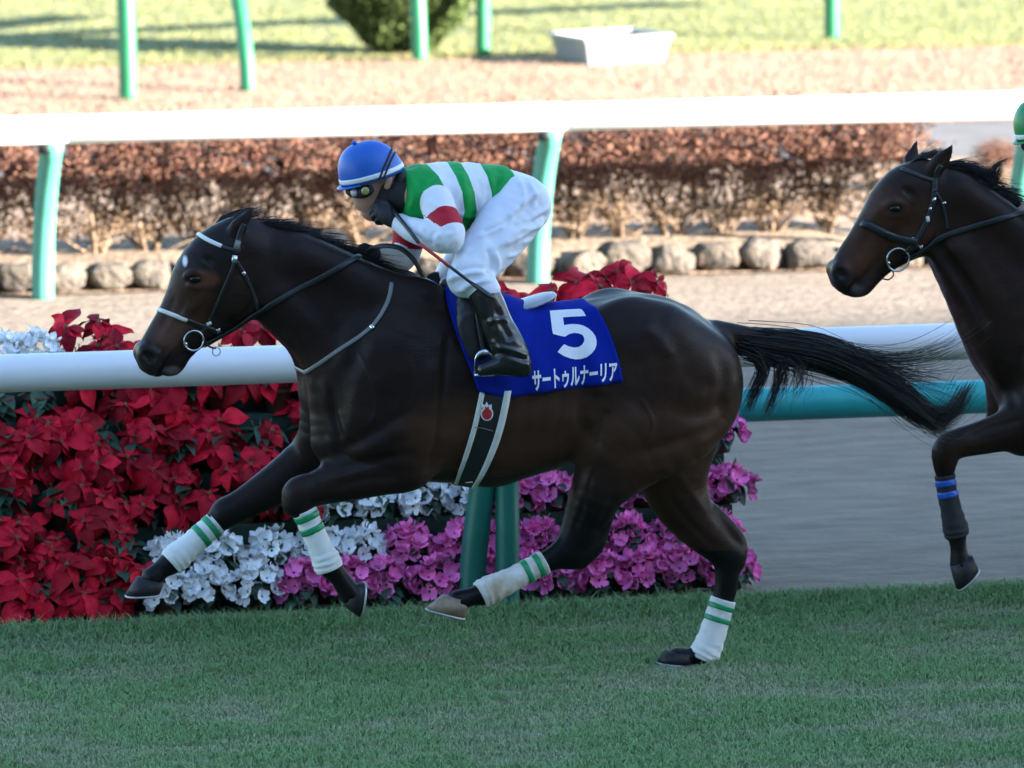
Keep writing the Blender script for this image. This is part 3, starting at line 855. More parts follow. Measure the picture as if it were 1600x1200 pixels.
def coat_colors(V, sp, head_px, kind):
    p = proj(V)
    q = np.stack([(p[:, 0] - sp.dx - sp.ref[0]) / sp.k + sp.ref[0], (p[:, 1] - sp.dy - sp.ref[1]) / sp.k + sp.ref[1]], -1)
    body = np.array(kind['body']); brown = np.array(kind['brown']); black = np.array(kind['black'])
    C = np.tile(body, (len(V), 1))
    def blob(C, cx, cy, rx, ry, col, amt, space=q):
        d = ((space[:, 0] - cx) / rx) ** 2 + ((space[:, 1] - cy) / ry) ** 2
        f = np.clip(1.25 - d, 0, 1)[:, None] * amt
        return C * (1 - f) + np.array(col) * f
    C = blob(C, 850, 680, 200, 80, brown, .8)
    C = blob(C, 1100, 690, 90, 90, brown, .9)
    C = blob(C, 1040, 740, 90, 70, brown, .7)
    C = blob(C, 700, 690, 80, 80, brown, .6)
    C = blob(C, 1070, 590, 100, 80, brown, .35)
    zleg = V[:, 2]
    f = np.clip((0.78 - zleg) / 0.16, 0, 1)[:, None]
    C = C * (1 - f) + black * f
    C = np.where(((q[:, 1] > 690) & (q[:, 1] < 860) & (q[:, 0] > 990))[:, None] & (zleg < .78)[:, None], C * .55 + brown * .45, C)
    for (cx, cy, rx, ry, col, amt) in head_px: C = blob(C, cx, cy, rx, ry, col, amt, p)
    return C

def build_horse(sp, label, head, neck, forelegs, hinds, extra, cuts, kind, headcols, h=0.008, lo=None, hi=None, lines=()):
    A = Field(lo, hi, h)
    A.chain(sp.chain(TORSO, 3), 0.03)
    A.chain(neck, 0.06)
    for c_, k_ in hinds: A.chain(c_, k_)
    for c_, k_ in forelegs: A.chain(c_, k_)
    for c_, k_, sym in extra:
        A.chain(c_, k_)
        if sym: A.chain(sp.mir(c_), k_)
    for c_, k_ in head: A.chain(c_, k_)
    for c_, k_, sym in cuts:
        A.chain(c_, k_, 'cut')
        if sym: A.chain(sp.mir(c_), k_, 'cut')
    V, F = A.mesh(); V = relax(V, F, 2, 0.5)
    V = ridges(V, F, lines)
    me = mesh_np('body', V, F); paint(me, 'coat', coat_colors(V, sp, headcols, kind)); me.materials.append(M_COAT)
    e = empty('racehorse', (float(sp.T(860, 600)[0]), sp.Y0, 0), label, 'horse', 'galloping racehorses')
    link('body', me, None, e)
    return e, V, F

def body_muscles(s):
    c = s.chain
    return [
        (c([(655, 480, .14, 40, .45), (610, 560, .185, 50, .45), (575, 640, .17, 48, .5)]), .07, True),          # shoulder blade
        (c([(532, 640, .08, 48, .7), (522, 688, .09, 37, .8)]), .05, True),                                      # breast
        (c([(690, 600, .20, 52, .4), (650, 660, .21, 54, .5), (640, 715, .18, 42, .6)]), .045, True),             # triceps
        (c([(985, 525, .15, 60, .6), (1025, 542, .17, 66, .6)]), .07, True),                                     # croup
        (c([(1085, 580, .14, 62, .7), (1098, 630, .13, 52, .7)]), .05, True),                                    # buttock
        (c([(770, 700, .10, 58, .8), (840, 668, .12, 52, .8)]), .06, True),                                      # belly
    ]

BAY = dict(body=(0.0165, 0.0095, 0.0085), brown=(0.058, 0.027, 0.0165), black=(0.0050, 0.0048, 0.0056))

# ---------------------------------------------------------------- the leading horse
S1 = Space(Y_H1)
c = S1.chain
neck1 = c([(398, 415, 0, 68, .50), (450, 440, 0, 77, .50), (504, 474, 0, 90, .55), (558, 512, 0, 103, .64), (605, 560, 0, 120, .78)], 3)
head1 = [
    (c([(372, 388, 0, 50, .74), (345, 405, 0, 52, .80), (318, 430, 0, 47, .86), (303, 458, 0, 42, .74), (283, 494, 0, 37, .66), (263, 523, 0, 33.5, .70), (245, 549, 0, 30, .86)], 3), .02),
    (c([(372, 425, .035, 50, .42), (365, 455, .04, 48, .42)], 2), .03), (S1.mir(c([(372, 425, .035, 50, .42), (365, 455, .04, 48, .42)], 2)), .03),      # cheeks
    (c([(360, 475, 0, 38, .55), (325, 502, 0, 30, .55), (300, 528, 0, 22, .7), (284, 551, 0, 16, .95), (276, 564, 0, 16, 1.1), (270, 572, 0, 15, 1.1), (262, 577, 0, 11, 1.3)], 2), .018),    # lower jaw and lip
    (c([(232, 553, .035, 18, .8), (240, 566, .025, 18, .8)], 2), .012), (S1.mir(c([(232, 553, .035, 18, .8), (240, 566, .025, 18, .8)], 2)), .012),     # nostril wings
    (c([(226, 548, 0, 14, 1.6), (232, 567, 0, 16, 1.6), (245, 577, 0, 12, 1.5)], 2), .012),
    *[(f_(c(r_, 2)), .010) for r_ in ([(292, 431, .076, 6, .9), (304, 426, .088, 7, .9), (318, 431, .088, 6, .9)], [(297, 446, .08, 5, .9), (310, 448, .086, 5, .9), (320, 440, .088, 4, .9)]) for f_ in (lambda q: q, S1.mir)],   # eyelids
    (c([(318, 462, .072, 8, .9), (290, 492, .058, 6, .9)], 2), .014), (S1.mir(c([(318, 462, .072, 8, .9), (290, 492, .058, 6, .9)], 2)), .014),          # facial crest
    # ears: near one laid back, far one rising behind the poll
    (c([(362, 372, .055, 13, .8), (372, 355, .07, 13, .6), (384, 340, .075, 8, .5), (393, 327, .075, 3, .5)], 2), .008),
    (c([(345, 362, -.05, 13, .8), (352, 348, -.07, 13, .6), (372, 335, -.075, 8, .5), (396, 325, -.075, 3, .5)], 2), .008),
]
fore1 = [
    (c([(600, 690, .16, 62, .6), (628, 722, .17, 44, .62), (585, 735, .16, 41, .72), (535, 750, .15, 34, .78), (492, 764, .14, 27, .85), (472, 770, .14, 27, .85), (463, 785, .14, 23, .88)]), .035),
    (c([(466, 772, .14, 25, .85), (474, 797, .14, 18, .85), (490, 832, .14, 15, .9), (507, 870, .14, 18, .9), (515, 884, .14, 19, .95), (530, 902, .14, 15, 1), (547, 927, .14, 18, 1.1)]), .012),
    (c([(560, 670, -.14, 62, .6), (510, 706, -.15, 50, .65), (450, 745, -.15, 36, .75), (385, 785, -.15, 26, .8), (352, 801, -.15, 23, .9)]), .035),
    (c([(356, 800, -.15, 23, .9), (332, 821, -.15, 18, .85), (300, 850, -.15, 15.5, .9), (280, 869, -.15, 18, .9), (269, 878, -.15, 19, .95), (252, 890, -.15, 15, 1), (238, 902, -.15, 17, 1.1)]), .012),
]
hind1 = [(c(HIND_NEAR['thigh']), .04), (c(HIND_NEAR['thigh2']), .04), (c(HIND_NEAR['gaskin']), .02), (c(HIND_NEAR['hockpt']), .014), (c(HIND_NEAR['cannon']), .012),
         (c(HIND_FAR['thigh']), .04), (c(HIND_FAR['gaskin']), .02), (c(HIND_FAR['hockpt']), .014), (c(HIND_FAR['cannon']), .012),
         (c([(1120, 522, 0, 22, .9), (1150, 526, 0, 20, .9), (1200, 532, 0, 15, .9), (1250, 540, 0, 8, .9)]), .03)]
mus1 = body_muscles(S1) + [
    (c([(470, 400, .06, 26, .8), (560, 440, .10, 30, .7), (640, 480, .12, 30, .6)]), .06, True),                 # crest of the neck
    (c([(432, 470, .06, 26, .7), (488, 535, .085, 27, .7), (520, 600, .10, 30, .7)]), .05, True),                # brachiocephalic
]
cut1 = [
    (c([(229, 555, .072, 7.5, 1.1), (236, 560, .066, 7, 1.1)], 1), .006, True),                                 # nostrils
    (c([(246, 584, .04, 3.0, 2.5), (262, 562, .055, 2.6, 2.0), (278, 545, .06, 2.4, 2.0)], 2), .005, True),       # mouth
    (c([(415, 492, .085, 7, .8), (455, 540, .118, 8, .8), (490, 590, .155, 4, .8)], 2), .03, True),               # jugular groove
    (c([(700, 560, .31, 12, .7), (690, 650, .325, 14, .7), (672, 720, .30, 12, .7)], 2), .05, True),              # behind the shoulder
    (c([(925, 560, .37, 30, .6), (920, 620, .36, 26, .6)], 2), .08, True),                                       # flank hollow
    (c([(568, 505, .245, 12, .8), (530, 590, .235, 12, .8), (520, 650, .21, 10, .8)], 2), .05, True),             # before the shoulder
    (c([(1010, 640, .325, 7, .8), (1075, 655, .31, 8, .8), (1130, 640, .27, 8, .8)], 2), .05, True),              # thigh crease
    (c([(372, 362, .092, 4, 1.0), (385, 342, .092, 3, 1.0)], 1), .006, True),
]
headc1 = [(300, 470, 40, 56, (0.058, 0.026, 0.017), .85), (265, 516, 32, 38, (0.085, 0.042, 0.030), .95), (365, 455, 34, 44, (0.024, 0.013, 0.010), .7), (238, 562, 22, 22, (0.020, 0.017, 0.017), .9),
          (270, 579, 15, 8, (0.15, 0.14, 0.14), .55), (335, 400, 40, 50, (0.014, 0.011, 0.011), .8), (322, 437, 22, 16, (0.09, 0.035, 0.02), .8), (304, 437, 12, 9, (0.008, 0.007, 0.007), .9),
          (289, 408, 4.2, 9, (0.75, 0.75, 0.78), 1.0)]
LINES1 = [
    (-.012, 5, [(700, 520), (694, 580), (688, 640), (680, 700), (664, 738)]), (.006, 9, [(672, 560), (668, 620), (660, 680)]),
    (-.008, 7, [(645, 640), (605, 662), (560, 690), (520, 708)]), (.006, 8, [(640, 668), (600, 690), (560, 708)]),
    (-.007, 5, [(655, 706), (605, 716), (550, 726), (505, 740)]), (-.005, 4, [(625, 745), (575, 749), (520, 762)]),
    (-.010, 4, [(516, 600), (524, 650), (534, 690)]), (.006, 5, [(528, 640), (538, 668), (546, 690)]), (-.007, 6, [(487, 600), (500, 650), (508, 692)]),
    (-.007, 6, [(432, 500), (462, 552), (484, 600)]), (-.006, 14, [(460, 415), (530, 462), (600, 500)]), (.005, 12, [(440, 462), (500, 520), (556, 575)]),
    (-.006, 10, [(585, 470), (565, 530), (545, 590)]), (.004, 12, [(630, 500), (610, 560), (585, 620)]),
    *[(-.0028, 5, [(x, 612), (x - 6, 655), (x - 20, 705)]) for x in (800, 826, 852, 878)],
    (-.011, 8, [(903, 540), (914, 600), (908, 650), (926, 690)]), (-.007, 5, [(950, 640), (936, 670), (934, 700)]), (.007, 10, [(940, 560), (935, 620)]),
    (.007, 8, [(1002, 508), (1030, 530), (1050, 562)]), (-.0045, 11, [(1030, 500), (1062, 545), (1080, 600)]), (-.004, 11, [(985, 545), (1000, 600), (985, 640)]),
    (-.008, 8, [(1118, 540), (1132, 590), (1124, 645)]), (-.006, 9, [(1040, 632), (1085, 648), (1140, 632)]), (.004, 9, [(1060, 610), (1105, 618)]),
    (-.010, 7, [(985, 712), (1050, 694), (1110, 672), (1148, 640)]), (-.005, 5, [(965, 745), (948, 800), (930, 842)]), (-.004, 4, [(925, 740), (912, 790), (895, 832)]),
    (-.005, 5, [(1040, 770), (1080, 820), (1120, 856)]), (.004, 5, [(1060, 740), (1100, 800)]),
    (.0042, 2.2, [(700, 726), (745, 738), (800, 738), (860, 716)]), (.0036, 2.2, [(556, 545), (580, 590), (588, 640), (570, 672)]), (.003, 2.2, [(640, 560), (650, 605), (640, 640)]),
    (.0032, 2.2, [(1000, 620), (1020, 660), (1010, 700)]), (.003, 2.2, [(600, 726), (560, 738), (520, 748)]), (.003, 2.2, [(930, 720), (915, 760), (918, 790)]),
    (.0030, 2.2, [(300, 462), (288, 490), (292, 518)]), (.0026, 2, [(290, 488), (272, 500), (262, 520)]), (-.007, 4, [(398, 440), (396, 468), (380, 492), (350, 512)]), (.004, 8, [(375, 430), (372, 465)]),
    (-.009, 7, [(330, 402), (322, 412)]), (-.005, 5, [(335, 455), (312, 475), (296, 500)]), (-.004, 4, [(276, 460), (262, 492), (248, 522)]), (-.004, 5, [(345, 440), (340, 470), (325, 495)]),
    (-.005, 3, [(262, 540), (255, 556), (252, 572)]), (.003, 3, [(250, 548), (243, 570)]), (-.004, 3, [(240, 540), (250, 545), (256, 556)]),
]
LINES2 = [
    (-.007, 4, [(1466, 340), (1464, 365), (1450, 390), (1424, 404)]), (-.009, 7, [(1424, 296), (1416, 305)]), (-.005, 5, [(1424, 345), (1402, 362), (1386, 384)]), (.003, 2.2, [(1392, 350), (1380, 375), (1384, 398)]),
    (-.004, 4, [(1366, 348), (1352, 378), (1338, 402)]), (-.005, 3, [(1342, 416), (1336, 430), (1334, 446)]), (-.007, 6, [(1478, 392), (1512, 450), (1540, 520)]), (-.006, 12, [(1500, 320), (1560, 380), (1620, 440)]),
    (.005, 12, [(1490, 372), (1545, 440), (1590, 520)]), (-.008, 6, [(1556, 560), (1572, 600), (1590, 640)]), (-.006, 4, [(1600, 655), (1550, 668), (1510, 684)]), (.003, 2.2, [(1590, 676), (1550, 690), (1510, 698)]),
    (-.008, 7, [(1600, 540), (1590, 580), (1600, 620)]),
]
lo1 = S1.T(180, 1060, 0); hi1 = S1.T(1270, 300, 0)
horse1, V1, F1 = build_horse(S1, 'dark bay racehorse wearing the blue number 5 cloth and white leg bandages', head1, neck1, fore1, hind1, mus1, cut1, BAY, headc1, 0.0062,
                             (lo1[0], Y_H1 - .38, -.02), (hi1[0], Y_H1 + .38, hi1[2]), LINES1)
B1 = bvh(V1, F1)
hoof(S1, horse1, (537, 947), (551, 912), (560, 964), (567, 909), .14, .055, M_HOOFD)
hoof(S1, horse1, (214, 901), (256, 910), (196, 930), (249, 927), -.15, .055, M_HOOFD)
hoof(S1, horse1, (692, 929), (733, 938), (666, 950), (726, 965), .14, .055, M_HOOFL)
hoof(S1, horse1, (1040, 1017), (1080, 1022), (1027, 1034), (1080, 1038), -.14, .055, M_HOOFD)
wrap(S1, horse1, [(475, 797, .14, 19.5), (486, 823, .14, 18.5), (500, 855, .14, 19), (509, 874, .14, 22.5), (515, 889, .14, 22)], M_WRAP, [(.05, .15), (.26, .36)], M_TAPEG)
wrap(S1, horse1, [(338, 817, -.15, 19.5), (318, 834, -.15, 19), (294, 855, -.15, 20), (277, 870, -.15, 23), (266, 880, -.15, 21.5)], M_WRAP, [(.06, .16), (.27, .37)], M_TAPEG)
wrap(S1, horse1, [(851, 878, .14, 19), (825, 892, .14, 18.5), (795, 908, .14, 19.5), (765, 922, .14, 23), (750, 930, .14, 22)], M_WRAPDIRTY, [(.06, .14), (.24, .32)], M_TAPEG)
wrap(S1, horse1, [(1130, 936, -.14, 20.5), (1121, 965, -.14, 20.5), (1110, 1000, -.14, 22.5), (1101, 1022, -.14, 25), (1097, 1031, -.14, 23)], M_WRAP, [(.08, .16), (.28, .36)], M_TAPEG)
def eyes(sp, parent, px, py, tree, r=0.017):
    for sgn in (1, -1):
        p, n_ = hit(tree, px, py); p = np.array(p - n_ * r * .30)
        if sgn < 0: p = sp.mir(p)
        bm = bmesh.new(); bmesh.ops.create_uvsphere(bm, u_segments=16, v_segments=10, radius=r)
        V = np.array([v.co for v in bm.verts]) * np.array([1.25, .9, .85]) + p
        me = bpy.data.meshes.new('eye'); bm.to_mesh(me); bm.free()
        me.vertices.foreach_set('co', V.astype(np.float32).ravel()); me.polygons.foreach_set('use_smooth', [True] * len(me.polygons))
        link('eye', me, M_EYE, parent)
eyes(S1, horse1, 305, 437, B1, .0195)

# hair ---------------------------------------------------------------
def strands(sp, guides, n, m_=14, seed=1, spread=1.0, wave=0.0, cut=0.0, flare=0.0):
    """guides: list of (weight, rows px py w rad_px); strands follow one guide with a fixed offset in its tube"""
    rng_ = np.random.RandomState(seed); out = []
    tot = sum(g_[0] for g_ in guides)
    for wgt, rows in guides:
        R_ = catmull(np.array([[*sp.T(r[0], r[1], r[2]), r[3] * sp.m] for r in rows]), 8)
        L = np.concatenate([[0], np.cumsum(np.linalg.norm(np.diff(R_[:, :3], axis=0), axis=1))]); L /= L[-1]
        k_ = int(n * wgt / tot)
        for _ in range(k_):
            t1 = 1 - cut * rng_.rand() ** 1.5; t0 = rng_.rand() * 0.12
            t = np.linspace(t0, t1, m_)
            P = np.stack([np.interp(t, L, R_[:, i]) for i in range(3)], -1); rad = np.interp(t, L, R_[:, 3])
            o = rng_.randn(3); o = o / np.linalg.norm(o) * rng_.rand() ** .5
            dev = rng_.randn(3) * flare
            ph = rng_.rand() * 6.28; fr = 5 + 6 * rng_.rand()
            P = P + o * rad[:, None] * spread + dev * (t ** 3)[:, None] + (wave * np.sin(t * fr + ph) * t)[:, None] * rng_.randn(3)
            out.append(P)
    return np.array(out)
def hair(name, parent, S_, r0=.0014, r1=.0005):
    V, F = hair_geo(S_, r0, r1); return obj(name, V, F, M_HAIR, parent)

T_MAIN = [(1138, 530, 0, 20), (1200, 540, 0, 25), (1270, 552, 0, 27), (1340, 580, 0, 23), (1400, 615, 0, 24), (1440, 645, 0, 21), (1468, 655, .01, 17), (1492, 638, .01, 16), (1512, 602, .01, 13)]
T_MAIN2 = [(1138, 528, 0, 16), (1215, 536, 0, 24), (1290, 550, 0, 28), (1370, 590, 0, 26), (1425, 634, 0, 26), (1460, 665, 0, 16), (1482, 676, 0, 7)]
T_UP = [(1180, 524, 0, 12), (1270, 533, 0, 16), (1350, 556, .02, 18), (1420, 562, .03, 22), (1480, 545, .04, 26), (1515, 520, .05, 22)]
T_UP2 = [(1180, 524, 0, 12), (1280, 540, 0, 16), (1370, 575, .02, 20), (1440, 590, .03, 20), (1490, 600, .04, 24)]
T_H1 = [(1150, 540, .02, 16), (1185, 556, .03, 16), (1192, 580, .04, 12), (1180, 610, .05, 10), (1166, 642, .05, 5)]
T_H2 = [(1165, 545, .02, 16), (1215, 562, .03, 14), (1218, 590, .04, 12), (1206, 625, .05, 8), (1196, 650, .05, 4)]
T_H3 = [(1190, 550, .02, 14), (1240, 565, .03, 16), (1248, 592, .04, 16), (1235, 618, .05, 14)]
hair('tail', horse1, np.vstack([
    strands(S1, [(5, T_MAIN), (4, T_MAIN2)], 1250, 16, 1, 1.0, .008, .32, .012),
    strands(S1, [(3, T_H1), (2.4, T_H2), (1, T_H3)], 330, 16, 2, 1.0, .008, .35, .012),
    strands(S1, [(1, T_UP), (1.3, T_UP2)], 260, 16, 4, 1.0, .014, .45, .035),
    strands(S1, [(2, T_MAIN), (1, T_H3)], 110, 16, 5, 1.6, .02, .2, .05)]), .0017, .0005)
def mane(sp, crest, n, length, rise, seed, wspan=.03, m_=9, rows_k=None):
    rng_ = np.random.RandomState(seed); R_ = catmull(np.array(crest, float), 10); out = []
    L = np.linspace(0, 1, len(R_))
    for _ in range(n):
        u = rng_.rand(); x, y, ang, ln = [np.interp(u, L, R_[:, i]) for i in range(4)]
        clump = math.sin(u * 60 + 3 * math.sin(u * 23)) * .5
        a = math.radians(ang + 6 * rng_.randn() + 9 * clump); l = ln * length * (.55 + .6 * rng_.rand())
        w0 = rng_.randn() * .012; w1 = w0 + rng_.randn() * wspan * .7 - .02 + .03 * clump
        t = np.linspace(0, 1, m_)
        xx = x + l * t * math.cos(a); yy = y + 3 - l * t * math.sin(a) + rise * l * (t ** 2)
        out.append(np.array([sp.T(xx[i], yy[i], w0 + (w1 - w0) * t[i]) for i in range(m_)]))
    return np.array(out)
hair('mane', horse1, mane(S1, [(372, 345, 8, .7), (410, 352, 0, 1), (460, 364, -4, 1.1), (510, 382, -8, 1.1), (560, 402, -18, 1), (600, 422, -22, .8), (640, 438, -20, .5)], 1500, 78, .12, 3), .0016, .0005)
hair('forelock', horse1, mane(S1, [(338, 360, 35, .8), (350, 348, 28, 1), (368, 338, 15, 1)], 240, 52, .1, 9, .02), .0015, .0005)

# ---------------------------------------------------------------- the horse behind
Y_H2 = Y_H1 + 0.34
S2 = Space(Y_H2)                                   # its own head, neck and forehand
S2B = Space(Y_H2, dx=1076, dy=-12, k=1.0)          # hindquarters off the picture follow the same build
c = S2.chain; cb = S2B.chain
neck2 = c([(1462, 322, 0, 64, .5), (1512, 362, 0, 76, .52), (1562, 425, 0, 98, .58), (1612, 500, 0, 116, .66), (1670, 560, 0, 125, .78)], 3)
Hm = lambda rows, n=2: c(rows, n)
ck = Hm([(1432, 330, .035, 46, .42), (1428, 358, .04, 42, .42)])
head2 = [
    (Hm([(1440, 292, 0, 45, .76), (1415, 303, 0, 45, .82), (1392, 325, 0, 41, .88), (1376, 350, 0, 38, .76), (1353, 382, 0, 33, .68), (1334, 405, 0, 30, .72), (1322, 422, 0, 26, .9)], 3), .02),
    (ck, .03), (S2.mir(ck), .03),
    (Hm([(1424, 372, 0, 33, .55), (1396, 392, 0, 28, .55), (1374, 416, 0, 19, .75), (1358, 437, 0, 15, .95), (1349, 447, 0, 15, 1.1), (1342, 451, 0, 14, 1.1), (1334, 454, 0, 11, 1.3)]), .018),
    (Hm([(1314, 423, .034, 16, .8), (1320, 437, .026, 16, .8)]), .012), (S2.mir(Hm([(1314, 423, .034, 16, .8), (1320, 437, .026, 16, .8)])), .012),
    (Hm([(1308, 420, 0, 12, 1.6), (1312, 438, 0, 14, 1.6), (1324, 450, 0, 12, 1.5)]), .012),
    *[(f_(Hm(r_)), .010) for r_ in ([(1386, 320, .074, 6, .9), (1398, 315, .086, 6.5, .9), (1411, 320, .086, 6, .9)], [(1391, 334, .078, 5, .9), (1403, 336, .084, 5, .9), (1413, 328, .086, 4, .9)]) for f_ in (lambda q: q, S2.mir)],
    (Hm([(1455, 268, .055, 14, .8), (1470, 252, .075, 14, .55), (1481, 238, .085, 8, .5), (1488, 227, .088, 3, .5)]), .008),
    (Hm([(1424, 266, -.05, 13, .8), (1424, 250, -.07, 13, .55), (1428, 236, -.075, 8, .5), (1432, 222, -.08, 3, .5)]), .008),
]
fore2 = [
    (c([(1665, 640, .15, 70, .6), (1640, 655, .16, 52, .62), (1590, 668, .15, 36, .72), (1540, 682, .14, 28, .8), (1492, 694, .14, 24, .9), (1478, 706, .14, 23, .9), (1476, 726, .14, 18, .9)]), .035),
    (c([(1480, 705, .14, 22, .9), (1476, 735, .14, 15, .88), (1480, 770, .14, 14, .9), (1488, 806, .14, 16, .95), (1493, 826, .14, 18, .95), (1497, 852, .14, 13, 1), (1501, 880, .14, 17, 1.1)]), .012),
    (c([(1650, 640, -.14, 66, .6), (1690, 690, -.15, 48, .65), (1700, 760, -.15, 33, .78), (1690, 820, -.15, 25, .85)]), .035),
    (c([(1690, 818, -.15, 24, .9), (1720, 860, -.15, 16, .88), (1748, 890, -.15, 15, .9), (1766, 910, -.15, 18, .95), (1780, 935, -.15, 14, 1), (1788, 955, -.15, 17, 1.1)]), .012),
]
hind2 = [(cb(v), .02 if k_ in ('gaskin', 'cannon', 'hockpt') else .04) for d in (HIND_NEAR, HIND_FAR) for k_, v in d.items()] + \
        [(cb([(1120, 522, 0, 22, .9), (1150, 530, 0, 20, .9), (1200, 545, 0, 15, .9), (1250, 570, 0, 8, .9)]), .03)]
mus2 = body_muscles(S2B) + [(c([(1500, 300, .06, 24, .8), (1570, 350, .09, 28, .7), (1640, 410, .12, 30, .6)]), .06, True),
                            (c([(1490, 400, .06, 24, .7), (1540, 480, .085, 30, .7), (1575, 560, .10, 34, .7)]), .05, True)]
cut2 = [(Hm([(1311, 425, .070, 7, 1.1), (1317, 431, .066, 6.5, 1.1)], 1), .006, True),
        (Hm([(1322, 459, .04, 2.8, 2.5), (1338, 440, .055, 2.4, 2.0), (1352, 424, .06, 2.2, 2.0)]), .005, True),
        (c([(1470, 390, .085, 7, .8), (1512, 450, .118, 8, .8), (1538, 500, .15, 4, .8)], 2), .03, True),
        (c([(1470, 256, .098, 4, 1.0), (1480, 240, .098, 3, 1.0)], 1), .006, True)]
headc2 = [(1380, 350, 48, 60, (0.070, 0.030, 0.017), .85), (1345, 395, 34, 40, (0.075, 0.033, 0.020), .85), (1440, 350, 30, 45, (0.05, 0.022, 0.014), .7), (1313, 435, 20, 22, (0.016, 0.014, 0.014), .9),
          (1342, 455, 14, 10, (0.10, 0.09, 0.09), .5), (1400, 327, 12, 9, (0.008, 0.007, 0.007), .9)]
lo2 = S2.T(1280, 1060, 0); hi2 = S2.T(2330, 200, 0)
horse2, V2, F2 = build_horse(S2B, 'brown racehorse following at the right edge with dark bridle and blue-striped leg bandage', head2, neck2, fore2, hind2, mus2, cut2,
                             dict(body=(0.021, 0.0108, 0.0078), brown=(0.055, 0.024, 0.014), black=(0.008, 0.0062, 0.0062)), headc2, 0.0085, (lo2[0], Y_H2 - .38, -.02), (hi2[0], Y_H2 + .38, hi2[2]), LINES2)
B2 = bvh(V2, F2)
hoof(S2, horse2, (1485, 884), (1518, 866), (1495, 921), (1527, 887), .14, .055, M_HOOFD)
hoof(S2, horse2, (1772, 958), (1800, 940), (1782, 986), (1812, 960), -.15, .055, M_HOOFD)
hoof(S2B, horse2, (692, 929), (733, 938), (666, 950), (726, 965), .14, .055, M_HOOFD)
hoof(S2B, horse2, (1040, 1017), (1080, 1022), (1027, 1034), (1080, 1038), -.14, .055, M_HOOFD)
wrap(S2, horse2, [(1476, 742, .14, 16.5), (1480, 768, .14, 16), (1487, 800, .14, 17.5), (1493, 826, .14, 20.5), (1496, 838, .14, 19)], M_WRAPK, [(.07, .17), (.25, .35)], M_TAPEB)
wrap(S2, horse2, [(1712, 852, -.15, 18), (1735, 876, -.15, 17), (1752, 895, -.15, 19), (1766, 911, -.15, 22)], M_WRAPK, [(.07, .17), (.27, .37)], M_TAPEB)
eyes(S2, horse2, 1399, 326, B2, .0185)
hair('mane', horse2, np.vstack([mane(S2, [(1440, 255, 5, .8), (1480, 258, 0, 1), (1520, 275, -5, 1), (1565, 305, -18, 1), (1620, 345, -25, 1), (1690, 395, -22, .6)], 1100, 62, .10, 13),
                                strands(S2, [(2, [(1490, 262, 0, 10), (1520, 262, .01, 12), (1545, 272, .02, 10), (1557, 258, .03, 6), (1572, 250, .03, 4)]),
                                             (2, [(1500, 268, 0, 10), (1530, 272, .01, 12), (1548, 286, .02, 9), (1560, 268, .03, 6), (1566, 258, .03, 4)])], 220, 9, 4, 1.0, .006, .3, .006)]), .0015, .0005)
hair('forelock', horse2, mane(S2, [(1412, 262, 40, .7), (1428, 248, 30, 1), (1445, 244, 15, 1)], 220, 44, .1, 19, .02), .0015, .0005)
hair('tail', horse2, strands(S2B, [(5, T_MAIN), (4, T_MAIN2)], 500, 12, 1, 1.0, .006, .25), .0024, .0008)
# ================================================================== TACK
M_CLOTH = mat('blue_cloth', (0.002, 0.016, 0.25), 0.85, var=0.12, vscale=14, bump=0.25, bscale=260, dist=0.002, spec=0.1)
M_PRINT = mat('white_print', (0.74, 0.76, 0.80), 0.7, var=0.03, vscale=30)
M_GIRTH = mat('black_girth_web', (0.010, 0.011, 0.014), 0.5, bump=0.3, bscale=200, dist=0.002)
M_BIND = mat('white_binding', (0.60, 0.62, 0.60), 0.6, var=0.08, vscale=20)
M_REDP = mat('red_print', (0.42, 0.015, 0.025), 0.6)
M_PAD = mat('pale_grey_leather', (0.36, 0.40, 0.45), 0.35, var=0.08, vscale=12)

def section_pt(sp, tree, x_of_y, phi, cpx, cpy, off, it=4):
    """point of the body at angle phi round the barrel whose photo x is x_of_y(photo y)"""
    zc = sp.T(cpx, cpy)[2]; X = sp.T(cpx, cpy)[0]; p = None
    for _ in range(it):
        o = Vector((X, sp.Y0, zc)); d = Vector((0, -math.cos(phi), math.sin(phi)))
        p, n, i, dist = tree.ray_cast(o, d)
        if p is None: p = o + d * .3; n = d
        q = proj(np.array(p))
        want = x_of_y(q[1]); X += (want - q[0]) * sp.m / math.cos(PSI)
    if n.dot(d) < 0: n = -n
    return np.array(p + n * off), np.array(n)

def band_grid(sp, tree, curves, phis, cpx, cpy, off):
    """curves: list of x(y); -> (len(curves), len(phis), 3) points and normals"""
    P = np.zeros((len(curves), len(phis), 3)); N = P.copy()
    for a, cv in enumerate(curves):
        for b, ph in enumerate(phis):
            P[a, b], N[a, b] = section_pt(sp, tree, cv, ph, cpx, cpy, off)
    return P, N

def curve_y(pts):
    pts = np.array(sorted(pts, key=lambda t: t[1]), float)
    S_ = catmull(pts, 8); o = np.argsort(S_[:, 1]); S_ = S_[o]
    return lambda y: float(np.interp(y, S_[:, 1], S_[:, 0]))

